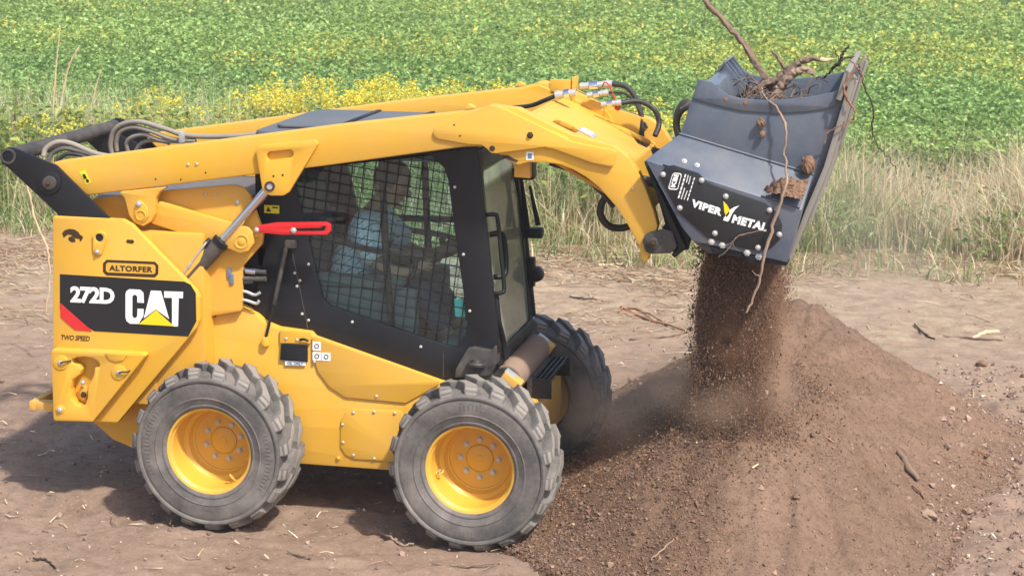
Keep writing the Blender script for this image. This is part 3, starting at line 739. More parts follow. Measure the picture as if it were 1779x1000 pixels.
wheel(-.748, -1, .9); wheel(.748, -1, 2.75); wheel(-.748, 1, .3); wheel(.748, 1, 1.75)

# ------------------------------------------------------------------ chassis
ch = plate('chassis', [(150, 722), (196, 763), (260, 790), (535, 806), (671, 816), (790, 826), (850, 760), (852, 700), (765, 664), (545, 586), (538, 578), (482, 570), (460, 561), (444, 547), (410, 530), (392, 531), (346, 578), (300, 600), (200, 640)], -.56, 1.12, Yw, LD, r=.02, bev=.006)
fp = plate('fender_panel', [(541, 586), (546, 583), (764, 661), (762, 668), (705, 700), (600, 690), (572, 672), (552, 645), (543, 615)], -.572, .012, Yw, LD, r=.01)
bolt((546, 628), -.572, fp, 'small'); bolt((654, 688), -.572, fp, 'small')
sp = plate('access_cover', [(592, 730), (600, 716), (612, 710), (700, 713), (700, 803), (615, 797), (600, 790), (591, 776)], -.569, .010, Yw, LD, r=.03)
for q in [(614, 716), (650, 715), (686, 717), (595, 737), (596, 768), (614, 790), (650, 796)]: bolt(q, -.569, sp, 'small')
bolt((588, 795), -.563, ch, 'big', Yw)
# filler door with black flap and small stickers
fl = plate('filler_bracket', [(486, 573), (539, 577), (539, 597), (486, 596)], -.575, .012, Yw, LD, r=.004)
bolt((497, 588), -.575, fl, 'small'); bolt((516, 590), -.575, fl, 'small')
tube('latch', [V(521, 590, -.585), V(528, 589, -.592), V(536, 592, -.588)], .007, M['black'], fl, 3, 8)
plate('rubber_flap', [(488, 597), (534, 600), (534, 629), (486, 625)], -.578, .012, M['black'], fl, r=.004)
d = plate('oil_sign', [(495, 626), (531, 628), (531, 635), (495, 634)], -.572, .004, M['white'], fl, r=0, bev=0)
lettering('lettering', 'OIL ONLY', (499, 633), (527, 634.5), (499, 627.6), -.572, M['blue_plastic'], d, .03)
for q in ([(543, 593), (557, 594), (557, 609), (543, 608)], [(543, 611), (558, 612), (558, 626), (543, 625)], [(559, 612), (574, 613), (574, 627), (559, 626)]):
    s = plate('sticker', q, -.575, .002, M['white'], fp, r=.002, bev=0)
    cx_, cy_ = sum(a for a, b in q)/4, sum(b for a, b in q)/4
    ring = [(cx_+4.2*math.cos(k*.524), cy_+4.2*math.sin(k*.524)) for k in range(12)]; rin = [(cx_+3.*math.cos(k*.524), cy_+3.*math.sin(k*.524)) for k in range(12)]
    decal('pictogram', ring, -.575, M['print_black'], s, holes=[rin])
# black block put in for the shade of the recess behind the hoses
box('bay_shade_block', (-1.05, -.47, .95), (-.40, .47, 1.52), M['black'], LD, .01)
box('engine_body', (-1.70, -.70, .62), (-.85, .70, 1.62), M['yellow_shade'], LD, .02)
hd = box('engine_hood', (-1.60, -.50, 1.60), (-.72, .50, 1.78), M['grey_hood'], LD, .05)
box('rear_door', (-1.775, -.60, .55), (-1.70, .60, 1.60), M['black'], LD, .02)
bp = box('rear_bumper', (-1.93, -.74, .545), (-1.885, .74, .60), Yd, LD, .008)
for s in (-1, 1): box('bumper_arm', (-1.889, s*.70-.04, .55), (-1.72, s*.70+.04, .595), Yd, bp, .006)

# ------------------------------------------------------------------ rear side panels
PN = [(91, 375), (212, 381), (228, 390), (340, 504), (346, 516), (346, 556), (341, 570), (204, 734), (92, 731)]
hole_slot = [(149, 414), (153, 412), (158, 414), (158, 419), (153, 421), (149, 419)]
def rear_panel(mir):
    return plate('side_panel', PN, -.76, .045, Yw, LD, r=.02, bev=.008, mirror=mir)
pan = rear_panel(False); rear_panel(True)
for s in (-1, 1): box('panel_backing', (-1.72, s*.70-.012, .62), (-1.15, s*.70+.012, 1.62), YS, LD, .004)
# printed band
BAND = [(104, 476), (320, 489), (331, 494), (340, 509), (341, 558), (327, 584), (164, 575), (104, 538)]
bd = decal('print_band', BAND, -.76, M['print_black'], pan)
decal('red_chevron', [(104.5, 526), (160, 575), (130, 573), (105, 551)], -.762, M['red'], bd)
def zz(pts): return [(x*.4+60, y*.4+360) for x, y in pts]
lettering('numerals', '272D', (122, 525.5), (199, 529), (122, 496.5), -.762, M['white'], bd, .045, 0, .92)
C_ = [(412, 355), (460, 358), (473, 372), (475, 415), (446, 413), (446, 388), (440, 380), (430, 380), (425, 388), (424, 470), (430, 480), (440, 480), (446, 472), (447, 440), (474, 441), (473, 470), (452, 506), (415, 505), (400, 494), (395, 478), (395, 375), (400, 362)]
decal('letter_c', zz(C_), -.762, M['white'], bd)
decal('letter_a', zz([(505, 361), (549, 363), (584, 484), (527, 443), (474, 482)]), -.762, M['white'], bd)
decal('letter_t', zz([(563, 364), (645, 367), (644, 395), (626, 394), (623, 517), (606, 517), (597, 508), (597, 393), (563, 392)]), -.762, M['white'], bd)
decal('yellow_triangle', zz([(527, 446), (605, 516), (452, 507)]), -.7635, M['print_yellow'], bd)
# dealer plate
def octo(x0, y0, x1, y1, c, sk=0): return [(x0+c, y0), (x1-c, y0+sk), (x1, y0+c+sk), (x1, y1-c+sk), (x1-c, y1+sk), (x0+c, y1), (x0, y1-c), (x0, y0+c)]
dp = decal('dealer_plate', octo(179, 451, 275, 478, 6, 3.5), -.76, M['print_brown'], pan)
dp2 = decal('dealer_field', octo(184, 456, 270, 473, 3, 3.3), -.762, Yw, dp)
lettering('lettering', 'ALTORFER', (189.5, 470), (265, 473.2), (189.5, 460.2), -.764, M['print_brown'], dp, .035, 0, 1.08)
lettering('lettering', 'TWO SPEED', (106, 590), (156, 592.5), (106, 581), -.76, M['print_brown'], pan, .02, .18, .95)
# bird's head mark
HK = [(108, 405), (112, 400), (120, 397.5), (129, 398.5), (136, 403), (139, 408), (144, 410.5), (143.5, 414), (139.5, 420), (138, 415), (133, 414), (128, 413), (123.5, 408), (118, 407), (113, 410.5), (110.5, 412.5)]
decal('bird_mark', HK, -.76, M['print_brown'], pan); decal('bird_mark', [(119, 412), (124, 410.5), (130, 415), (131, 420), (124, 420.5), (119, 417)], -.76, M['print_brown'], pan)
# keyhole pin pocket and latch
def ring_px(cx, cy, r, n=16, a0=0): return [(cx+r*math.cos(a0+2*math.pi*k/n), cy+r*math.sin(a0+2*math.pi*k/n)) for k in range(n)]
kp = plate('latch_boss', [(160, 408), (166, 402), (175, 401), (184, 406), (185, 416), (180, 432), (176, 443), (166, 444), (161, 436)], -.772, .02, Yw, pan, r=.02, holes=[ring_px(172, 413, 7)])
decal('socket_shade', ring_px(172, 413, 8), -.761, M['print_black'], pan); bolt((169, 437), -.774, pan, 'big')  # flat dark disc paints the shade inside the boss hole
decal('slot_shade', [(221, 416), (231, 416.5), (233, 419.5), (231, 423), (221, 422), (219, 419)], -.76, M['print_brown'], pan)  # elongated hole drawn flat, its shade put into the colour
# cast lower guard with keyhole
KEY = [(124, 624), (134, 621), (146, 620), (160, 622), (170, 628), (173, 634), (170, 638), (164, 638), (162, 652), (156, 664), (152, 670), (151, 692), (148, 702), (140, 706), (130, 702), (124, 692), (122, 676), (126, 660), (138, 651), (141, 642), (136, 634), (124, 631)]
gd = plate('lower_guard', [(88, 610), (92, 606), (248, 613), (253, 618), (161, 733), (95, 731), (92, 727)], -.83, .07, Yw, LD, holes=[KEY], r=.012, bev=.010)
plate('lower_guard', [(88, 610), (92, 606), (248, 613), (253, 618), (161, 733), (95, 731), (92, 727)], -.83, .07, Yw, LD, r=.012, bev=.010, mirror=True)
for q, k in (((105, 630), 'big'), ((206, 647), 'big'), ((104, 711), 'hex')):
    plate('boss', ring_px(q[0], q[1], 13 if k == 'big' else 8), -.836, .012, Yw, gd, r=0); bolt(q, -.836, gd, k)
bolt((144, 664), -.80, gd, 'big'); plate('lock_tab', [(137, 676), (141, 670), (149, 671), (152, 684), (148, 696), (139, 694)], -.785, .025, YS, gd, r=.01)
bolt((145, 685), -.786, gd, 'hex', M['print_brown'])
tube('cable', [V(206, 647, -.845), V(213, 646, -.85), V(222, 645, -.845), V(230, 641, -.80)], .005, M['hose_black'], gd, 4, 6)
tube('cable', [V(105, 630, -.845), V(113, 628, -.85), V(124, 626, -.83)], .005, M['hose_black'], gd, 4, 6)
plate('rib', [(180, 612), (223, 614), (214, 626), (202, 629), (190, 625)], -.838, .010, Yw, gd, r=.015)

# ------------------------------------------------------------------ tower plates, links and lift cylinders (both sides)
TW = [(160, 345), (300, 330), (405, 321), (424, 326), (435, 340), (457, 405), (455, 424), (422, 462), (420, 540), (300, 560), (160, 560)]
for mir in (False, True):
    tp = plate('tower_plate', TW, -.60, .03, YS, LD, r=.02, mirror=mir)
    if not mir:
        for q in ((358, 337), (376, 338)): bolt(q, -.60, tp, 'small')
        bolt((413, 351), -.60, tp, 'big')
        plate('warning_tag', [(323, 433), (345, 434), (345, 452), (323, 451)], -.603, .003, M['print_black'], tp, r=0, bev=0)
    lk = plate('control_link', [(262, 352), (276, 350), (430, 396), (440, 408), (440, 424), (432, 436), (416, 440), (402, 434), (262, 388), (254, 370)], -.665, .035, Yw, LD, r=.02, bev=.006, mirror=mir)
    if not mir:
        plate('pin_ring', ring_px(419, 420, 13), -.670, .010, Yw, lk, r=0, holes=[ring_px(419, 420, 10)]); plate('pin_ring', ring_px(419, 420, 6), -.670, .010, Yw, lk, r=0)
    # black rear link plates and pivot
    BK = [(0, 268), (4, 260), (14, 256), (26, 258), (98, 288), (110, 300), (196, 385), (196, 400), (102, 400), (100, 372), (14, 292), (3, 284)]
    ol = plate('rear_link', BK, -.745, .022, M['black'], LD, r=.02, mirror=mir)
    plate('rear_link', BK, -.565, .022, M['black'], LD, r=.02, mirror=mir)
    if not mir:
        for r0, r1, Yy, mt in ((20, 0, -.757, 'black'), (12, 0, -.766, 'black_dusty')):
            plate('pivot_cap', ring_px(85, 318, r0, 28), Yy, .02, M[mt], ol, r=0, bev=.005)
        bolt((83, 319), -.766, ol, 'big', M['print_brown'])
        plate('tube_mouth', ring_px(13, 272, 14, 28), -.752, .02, M['black_dusty'], ol, r=0, bev=.004, holes=[ring_px(13, 272, 9.5, 24)])
    # lift cylinder
    s = 1 if not mir else -1
    A, B, Cc = V(468, 326, -.655), V(383, 421, -.655), V(306, 507, -.655)
    if mir: A, B, Cc = [Vector((q.x, -q.y, q.z)) for q in (A, B, Cc)]
    cy = rod('lift_cylinder', B, Cc, .046, M['black_dusty'], LD, 28)
    rod('piston_rod', A, B, .027, M['chrome'], cy, 24); dv = (B-A).normalized(); rod('gland', B-dv*.02, B+dv*.01, .05, M['black'], cy, 28)
    if not mir:
        tube('hard_line', [V(359, 420, -.69), V(350, 432, -.70), V(318, 476, -.70), V(306, 490, -.70)], .007, M['steel'], cy, 4, 8)
        rod('port_fitting', V(357, 424, -.69), V(364, 416, -.66), .014, M['black'], cy, 10)
        rod('port_fitting', V(332, 457, -.70), V(327, 464, -.70), .011, M['steel'], cy, 10)
ct = rod('cross_tube', Vector(at(13, 272, Y=-.74)), Vector(at(13, 272, Y=-.74))+Vector((0, 1.48, 0)), .043, M['black_dusty'], LD, 28)

# ------------------------------------------------------------------ lift arms (both sides)
ARM = [(90, 283), (98, 281), (600, 216), (806, 194), (850, 186), (985, 238), (1000, 262), (838, 251), (560, 289), (445, 303), (148, 340)]
DROP = [(760, 206), (806, 197), (852, 183), (899, 189), (992, 234), (1066, 254), (1090, 272), (1108, 300), (1121, 326), (1135, 365), (1142, 393), (1128, 442), (1123, 456), (1113, 452), (1111, 428), (1090, 390), (1069, 358), (1041, 326), (1018, 308), (995, 295), (972, 286), (950, 283), (918, 282), (900, 287), (885, 281), (869, 269), (838, 254), (790, 256)]
OVER = [(752, 231), (754, 224), (761, 218), (806, 200), (852, 182), (878, 190), (992, 246), (1071, 262), (1065, 291), (1027, 283), (964, 260), (946, 256), (868, 266), (862, 267), (852, 266), (846, 259), (836, 252), (813, 251), (762, 242), (755, 238)]
hole_s = [(870, 269), (883, 270), (893, 276), (901, 279), (897, 282), (886, 279), (875, 274)]
for mir in (False, True):
    a = plate('lift_arm', ARM, -.70, .115, Yw, LD, r=.006, bev=.012, mirror=mir)
    dr = plate('arm_front', DROP, -.69, .10, Yw, LD, r=.02, bev=.007, mirror=mir)
    ov = plate('arm_doubler', OVER, -.716, .028, Yw, LD, r=.02, bev=.006, mirror=mir)
    gs = plate('cylinder_bracket', [(444, 262), (447, 255), (454, 252), (548, 243), (552, 250), (549, 256), (502, 334), (492, 340), (470, 340), (460, 336), (455, 327)], -.728, .028, Yw, LD, r=.018, bev=.005, mirror=mir,
               holes=[[(468, 264), (505, 260), (510, 264), (509, 271), (504, 274), (468, 279), (463, 275), (463, 268)]] if not mir else ())
    if not mir:
        pin = plate('pin', ring_px(468, 324, 9), -.736, .02, M['bark_dark'], gs, r=0, bev=.003, holes=[ring_px(468, 324, 5.5)]); decal('pin_core', ring_px(468, 324, 6), -.728, M['steel'], gs)
        for q in ((475, 306), (491, 304)): decal('drilling_shade', ring_px(q[0], q[1], 1.8, 8), -.728, M['print_black'], gs)  # flat dark discs paint the shade inside bored holes
        for q in ((327, 286), (342, 285)): bolt(q, -.70, a, 'small')
        for q in ((270, 311), (314, 312), (357, 300)): decal('drilling_shade', ring_px(q[0], q[1], 1.5, 8), -.70, M['print_black'], a)
        for q in ((789, 217), (799, 236)): decal('drilling_shade', ring_px(q[0], q[1], 1.5, 8), -.716, M['print_black'], ov)  # small holes drawn flat, their inner shade as dark colour
        decal('drilling_shade', ring_px(855, 258, 5), -.716, M['print_brown'], ov); bolt((921, 235), -.716, ov, 'hex', M['print_brown'])
        w_ = decal('warning_label', [(137, 298), (147, 295), (158, 317), (150, 321)], -.70, M['label_yellow'], a, r=0)
        decal('pictogram', [(143, 303), (147, 302), (151, 310), (146, 311)], -.703, M['print_black'], w_); decal('pictogram', [(149, 312), (153, 311), (155, 316), (151, 317)], -.703, M['print_black'], w_)
        s_ = decal('sticker', [(914, 264), (927, 264), (927, 278), (914, 278)], -.69, M['white'], dr); decal('pictogram', [(917, 267), (924, 267), (924, 275), (917, 275)], -.6925, M['blue_plastic'], s_)
        decal('slot_shade', hole_s, -.69, M['bark_dark'], dr); bolt((1100, 328), -.69, dr, 'small', M['steel'])  # cut-out is a flat dark shape with its shade painted in
        # hanging pivot ear below the arm
    er = plate('pivot_ear', [(206, 333), (290, 325), (276, 334), (270, 345), (268, 372), (262, 385), (248, 393), (234, 388), (224, 374), (216, 344)], -.712, .05, Yw, LD, r=.02, bev=.005, mirror=mir)
    if not mir:
        plate('lock_tab', [(234, 356), (240, 347), (247, 351), (256, 362), (258, 376), (250, 386), (238, 383), (233, 374)], -.722, .015, Yw, er, r=.02)
        bolt((241, 354), -.724, er, 'hex'); plate('pin_ring', ring_px(244, 374, 9), -.728, .01, Yw, er, r=0, holes=[ring_px(244, 374, 7)])
    tb = plate('lifting_tab', [(806, 190), (812, 181), (817, 182), (826, 188)], -.66, .05, Yw, LD, r=.004, mirror=mir)
# crossmember between the arms: a bent box with an opening for the tilt cylinders
def slope_box(name, x0, z0, x1, z1, y0, y1, th, mat, holes=(), r=.01):
    d = Vector((x1-x0, 0, z1-z0)); ln = d.length; d.normalize()
    return sheet(name, [(0, y0), (ln, y0), (ln, y1), (0, y1)], holes, th, (x0, 0, z0), d, (0, 1, 0), mat, LD, r, .005)
cm = slope_box('crossmember', .93, 2.315, 1.50, 2.055, -.585, .585, .03, Yw,
               holes=[[(.13, -.33), (.17, -.40), (.25, -.40), (.27, -.33), (.27, -.14), (.22, -.10), (.15, -.12), (.13, -.18)], [(.45, -.565), (.615, -.565), (.615, -.30), (.56, -.30)], [(.45, .565), (.56, .30), (.615, .30), (.615, .565)]])
slope_box('crossmember_front', 1.50, 2.055, 1.615, 1.80, -.585, .585, .03, Yw, holes=[[(.02, -.52), (.27, -.52), (.27, -.36), (.02, -.36)], [(.02, .52), (.27, .52), (.27, .36), (.02, .36)]])
slope_box('crossmember_belly', .90, 2.22, 1.44, 1.92, -.585, .585, .02, M['yellow_shade'])
slope_box('crossmember_belly', 1.44, 1.92, 1.58, 1.75, -.585, .585, .02, M['yellow_shade'])
slope_box('crossmember_rear', .90, 2.21, .935, 2.315, -.585, .585, .02, Yw)
pl_ = sheet('rating_plate', [(0, 0), (.105, 0), (.105, .13), (0, .13)], (), .004, (1.17, -.18, 2.212), Vector((.57, 0, -.26)).normalized(), (0, 1, 0), M['steel'], LD, .01, .001)
sheet('rating_print', [(.02, .01), (.085, .01), (.085, .12), (.02, .12)], (), .002, (1.17, -.18, 2.2152), Vector((.57, 0, -.26)).normalized(), (0, 1, 0), M['white'], pl_, .0, 0)
# far-arm hydraulic bracket and quick couplers
br = box('coupler_bracket', (.86, .585, 2.32), (.99, .60, 2.41), Yw, LD, .004)
box('coupler_plate', (.995, .575, 2.28), (1.012, .70, 2.425), Yw, br, .004)
def coupler(a, b, r_):
    o = rod('quick_coupler', a, b, r_, M['steel'], LD, 16); d_ = (b-a)
    rod('collar', a+d_*.3, a+d_*.55, r_*1.3, M['chrome'], o, 16); rod('ferrule', a+d_*.75, b, r_*1.18, M['steel'], o, 16); return o
coupler(V(1008, 150, .62), V(1064, 146, .62), .020)
coupler(V(1020, 166, .55), V(1058, 161, .55), .016)
coupler(V(1045, 182, .45), V(1080, 178, .45), .016)
coupler(V(1000, 161, .30), V(965, 166, .30), .022)
tube('hydraulic_hose', [V(1064, 146, .62), V(1090, 152, .62), V(1108, 180, .62), V(1116, 215, .60), V(1112, 250, .58)], .016, M['hose_black'], LD, 8, 10)
tube('hydraulic_hose', [V(1058, 161, .55), V(1085, 162, .57), V(1104, 180, .60), V(1118, 208, .60), V(1124, 222, .58)], .008, M['hose_black'], LD, 8, 8)
tube('hydraulic_hose', [V(1078, 179, .45), V(1110, 176, .5), V(1136, 190, .5), V(1145, 214, .5), V(1138, 236, .45)], .016, M['hose_black'], LD, 8, 10)
tube('hydraulic_hose', [V(967, 166, .30), V(945, 175, .32), V(920, 184, .40), V(880, 188, .50)], .013, M['hose_black'], LD, 8, 8)
tube('dust_cap_cord', [V(1046, 150, .60), V(1052, 143, .58), V(1060, 152, .56), V(1068, 172, .52), V(1074, 183, .5)], .0035, M['red'], LD, 6, 6)
lathe('dust_cap', [(0, -.02), (.015, -.018), (.02, 0), (.016, .02), (0, .022)], M['red'], LD, 12, V(1073, 187, .48))
# boom guide and inner strut under the arm in front of the cab
plate('arm_stop', [(893, 284), (921, 281), (921, 310), (893, 308)], -.60, .05, YS, LD, r=.004)
tube('hydraulic_hose', [V(955, 284, -.57), V(1000, 300, -.56), V(1040, 330, -.55), V(1066, 360, -.54)], .012, M['hose_black'], LD, 6, 8)
tube('loop_hose', [V(1110, 318, -.30), V(1075, 325, -.35), V(1050, 345, -.36), V(1043, 370, -.35), V(1056, 391, -.33), V(1080, 396, -.30), V(1105, 388, -.28)], .020, M['hose_black'], LD, 8, 12)
# hoses at the rear, looping over the arm from the tower
for pts, r_, m_ in (([(75, 272), (80, 258), (100, 247), (125, 250), (170, 268), (230, 276)], .016, 'hose_tan'), ([(84, 278), (92, 266), (112, 258), (140, 264), (175, 275)], .014, 'hose'),
                    ([(98, 280), (115, 268), (140, 270), (168, 282)], .011, 'hose_black')):
    tube('rear_hose', [V(x, y, -.40+.02*i) for i, (x, y) in enumerate(pts)], r_, M[m_], LD, 8, 10)
for pts, r_, m_ in (([(195, 268), (192, 250), (198, 228), (215, 215), (245, 212), (290, 225), (330, 236), (420, 236), (485, 228)], .016, 'hose_tan'), ([(203, 262), (202, 245), (210, 228), (232, 221), (262, 228), (300, 242), (340, 245)], .014, 'hose_tan'),
                    ([(222, 262), (220, 248), (230, 238), (252, 234), (280, 244), (320, 246)], .013, 'hose_tan'), ([(236, 262), (244, 250), (262, 244), (285, 246), (294, 249)], .012, 'hose_tan')):
    tube('rear_hose', [V(x, y, .40-.015*i) for i, (x, y) in enumerate(pts)], r_, M[m_], LD, 8, 10)
box('hose_clamp', V(316, 238, .28)-Vector((.014, .02, .035)), V(316, 238, .28)+Vector((.014, .02, .035)), M['steel'], LD, .004)
# hoses in the bay between tower plate and cab
for pts, r_, m_ in (([(340, 485), (365, 470), (395, 466), (430, 470), (462, 473)], .014, 'hose'), ([(345, 494), (370, 484), (400, 483), (440, 484), (462, 484)], .015, 'hose'), ([(340, 500), (372, 492), (402, 491), (440, 489)], .012, 'hose_black'),
                    ([(330, 521), (352, 517), (372, 515)], .013, 'hose_black'), ([(330, 536), (355, 533), (374, 530)], .013, 'hose_black')):
    tube('bay_hose', [V(x, y, -.585) for x, y in pts], r_, M[m_], LD, 6, 10)
for pts in ([(372, 515), (395, 512), (402, 507), (425, 506), (442, 512), (452, 508)], [(374, 530), (396, 527), (404, 521), (425, 521), (445, 527), (450, 522)]):
    tube('hard_line', [V(x, y, -.585) for x, y in pts], .009, M['steel'], LD, 6, 10)
    rod('line_nut', V(pts[0][0]-5, pts[0][1]+1, -.585), V(pts[0][0]+10, pts[0][1]-2, -.585), .015, M['steel'], LD, 10)
for q in ((400, 474), (404, 484)): box('hose_clip', V(q[0], q[1], -.59)-Vector((.012, .02, .03)), V(q[0], q[1], -.59)+Vector((.012, .02, .03)), M['blue_plastic'], LD, .004)
rod('crimp', V(428, 470, -.585), V(445, 472, -.585), .019, M['chrome'], LD, 12)

# ------------------------------------------------------------------ cab
SIDE = [(455, 300), (830, 255), (868, 612), (857, 618), (840, 652), (800, 656), (765, 660), (545, 586), (470, 566), (438, 548), (452, 470), (465, 420), (462, 400), (448, 385)]
WIN = [(512, 322), (522, 270), (700, 258), (750, 272), (772, 292), (778, 312), (812, 560), (808, 585), (792, 602), (775, 600), (572, 531), (560, 518)]
for mir in (False, True):
    sd = plate('cab_side', SIDE, -.50, .035, M['black'], LD, holes=[WIN], r=.02, bev=.005, mirror=mir)
    gl = plate('side_window', WIN, -.478, .006, M['side_glass'], sd, r=.02, bev=0, mirror=mir)
    # welded wire screen, slightly tilted
    q = XZ(WIN, -.50); cx0 = sum(a for a, b in q)/len(q); cz0 = sum(b for a, b in q)/len(q); ta = R(-8)
    poly = fillet(q, .02); gv = []; gf = []
    def clip(p, d):
        hits = []
        for i in range(len(poly)):
            a, b = poly[i-1], poly[i]; ex, ez = b[0]-a[0], b[1]-a[1]; den = d[0]*ez-d[1]*ex
            if abs(den) < 1e-9: continue
            t = ((a[0]-p[0])*ez-(a[1]-p[1])*ex)/den; u = ((a[0]-p[0])*d[1]-(a[1]-p[1])*d[0])/den
            if 0 <= u < 1: hits.append(t)
        hits.sort(); return [(hits[i], hits[i+1]) for i in range(0, len(hits)-1, 2)]
    for dr_, nrm, step, cnt in (((math.cos(ta), math.sin(ta)), (-math.sin(ta), math.cos(ta)), .0565, 14), ((math.sin(-ta)*.9, math.cos(ta)), (math.cos(ta), math.sin(ta)), .066, 13)):
        for k in range(-cnt, cnt+1):
            p = (cx0+nrm[0]*step*k, cz0+nrm[1]*step*k)
            for t0, t1 in clip(p, dr_):
                vs, fs = tube_geo([(p[0]+dr_[0]*t0, 0, p[1]+dr_[1]*t0), (p[0]+dr_[0]*t1, 0, p[1]+dr_[1]*t1)], .0030 if not mir else .0020, 5, False)
                o0 = len(gv); yy = -.490+(0 if abs(dr_[0]) > .5 else .006)
                gv += [(v[0], (v[1]+yy)*(-1 if mir else 1), v[2]) for v in vs]; gf += [tuple(i+o0 for i in f) for f in fs]
    mobj('window_screen', gv, gf, M['black'], sd, 60)
    if not mir:
        for qq in ((536, 459), (521, 487), (516, 497), (536, 556), (612, 559), (731, 602), (790, 325), (805, 442), (816, 540), (512, 474), (525, 545)): bolt(qq, -.50, sd, 'small')
        for a, b in (((508, 440), (535, 572)), ((770, 612), (770, 655))): rod('panel_seam', V(*a, -.5005), V(*b, -.5005), .0025, M['black_dusty'], sd, 6)
        wl = decal('warning_label', [(459, 356), (485, 357), (485, 371), (459, 370)], -.502, M['label_yellow'], sd); decal('pictogram', [(462, 367), (466, 359), (471, 368)], -.504, M['print_black'], wl); decal('pictogram', [(473, 359), (483, 359.5), (483, 362), (473, 361.5)], -.504, M['print_brown'], wl)
        decal('side_sticker', [(789, 518), (806, 519), (808, 551), (791, 550)], -.470, M['teal_sticker'], sd)
# gas strut
st = rod('gas_strut', V(497, 430, -.535), V(476, 528, -.56), .013, M['black_dusty'], LD, 14)
rod('strut_rod', V(476, 528, -.56), V(461, 590, -.575), .008, M['black'], st, 10); plate('strut_bracket', [(455, 586), (463, 586), (466, 601), (459, 603), (454, 598)], -.59, .03, Yw, st, r=.005)
box('strut_clamp', V(505, 424, -.53)-Vector((.03, .02, .022)), V(505, 424, -.53)+Vector((.03, .02, .022)), M['black_dusty'], st, .008)
# red lift-arm brace
rb = plate('lift_arm_brace', [(447, 392), (480, 387), (566, 386), (573, 390), (574, 402), (568, 408), (490, 408), (480, 407), (448, 404), (441, 398)], -.665, .028, M['red'], LD, r=.01, bev=.003,
           holes=[[(508, 397), (556, 396), (562, 392), (566, 393), (564, 400), (558, 402), (508, 402)]])
bolt((446, 399), -.668, rb, 'big'); bolt((510, 400), -.668, rb, 'hex')
# cab shell: roof, rear, front door
up_ = Vector((.68-.80, 0, 2.116-.90)); hl = up_.length; up_.normalize()
FO = Vector((.80, 0, .90))
rf = sheet('roof', [(-.62, -.50), (.70, -.50), (.70, .50), (-.62, .50)], (), .07, (0, 0, 2.19), (1, 0, 0), (0, 1, 0), M['grey_hood'], LD, .08, .03)
sheet('roof_panel', [(-.52, -.40), (.58, -.40), (.58, .40), (-.52, .40)], (), .02, (0, 0, 2.212), (1, 0, 0), (0, 1, 0), M['grey_hood'], rf, .06, .008)
for x in (-.15, .18): box('roof_rib', (x, -.38, 2.21), (x+.03, .38, 2.222), M['black'], rf, .004)
box('cab_header', (-.60, -.48, 2.04), (.66, .48, 2.125), M['interior'], LD, .01)
box('cab_rear_wall', (-.62, -.46, .95), (-.57, .46, 1.45), M['interior'], LD, .01)
for s in (-1, 1): box('cab_rear_post', (-.62, s*.44-.03, 1.4), (-.55, s*.44+.03, 2.1), M['black'], LD, .01)
box('cab_floor', (-.55, -.465, .82), (.76, .465, .88), M['interior'], LD, .01)
fd = sheet('front_door', [(-.492, 0), (.492, 0), (.492, hl), (-.492, hl)], [[(-.42, .08), (.42, .08), (.42, hl-.12), (-.42, hl-.12)]], .045, FO, (0, 1, 0), up_, M['black'], LD, .05, .006)
sheet('front_glass', [(-.43, .07), (.43, .07), (.43, hl-.11), (-.43, hl-.11)], (), .006, FO+Vector((-.012, 0, 0)), (0, 1, 0), up_, M['front_glass'], fd, .05, 0)
def fpt(y, s, off=0.): return FO+Vector((0, y, 0))+up_*s+Vector((up_.z, 0, -up_.x))*off
tube('door_handle', [fpt(-.46, .86, 0), fpt(-.46, .86, .05), fpt(-.455, .83, .065), fpt(-.45, .62, .065), fpt(-.45, .45, .065), fpt(-.46, .42, .05), fpt(-.46, .42, 0)], .012, M['black'], fd, 4, 10)
tube('latch_handle', [fpt(-.40, .74, 0), fpt(-.37, .74, .05), fpt(-.33, .70, .06), fpt(-.33, .56, .06), fpt(-.37, .50, .05), fpt(-.40, .50, 0)], .016, M['black'], fd, 4, 8)
tube('door_seal', [fpt(-.44, .42, .01), fpt(-.44, .26, .012), fpt(-.41, .20, .012), fpt(-.37, .12, .012), fpt(-.36, .02, .012)], .018, M['black'], fd, 5, 10)
tube('wiper_arm', [fpt(.30, 1.16, .02), fpt(.38, .9, .03), fpt(.44, .62, .03)], .010, M['black'], fd, 5, 8)
tube('wiper_blade', [fpt(.24, 1.02, .015), fpt(.34, .78, .02), fpt(.40, .58, .02)], .008, M['black'], fd, 5, 6)
box('wiper_motor', fpt(.47, .60, .05)-Vector((.06, .04, .03)), fpt(.47, .60, .05)+Vector((.06, .04, .03)), M['black'], fd, .012)
tube('wiper_post', [fpt(.49, .64, .08), fpt(.49, .88, .05)], [.018, .008], M['black'], fd, 1, 8)
wl_ = box('work_light', fpt(.48, .98, .05)-Vector((.045, .05, .06)), fpt(.48, .98, .05)+Vector((.045, .05, .06)), M['black'], fd, .02)
box('light_bracket', fpt(.46, 1.06, .03)-Vector((.03, .04, .03)), fpt(.46, 1.06, .03)+Vector((.03, .04, .03)), M['black_dusty'], fd, .008)
lathe('hinge_knob', [(0, -.05), (.035, -.045), (.045, -.02), (.05, .02), (.035, .05), (0, .055)], M['black'], fd, 14, fpt(.50, .34, .035)); box('hinge', fpt(.49, .36, .01)-Vector((.025, .03, .09)), fpt(.49, .36, .01)+Vector((.025, .03, .09)), M['black'], fd, .01)
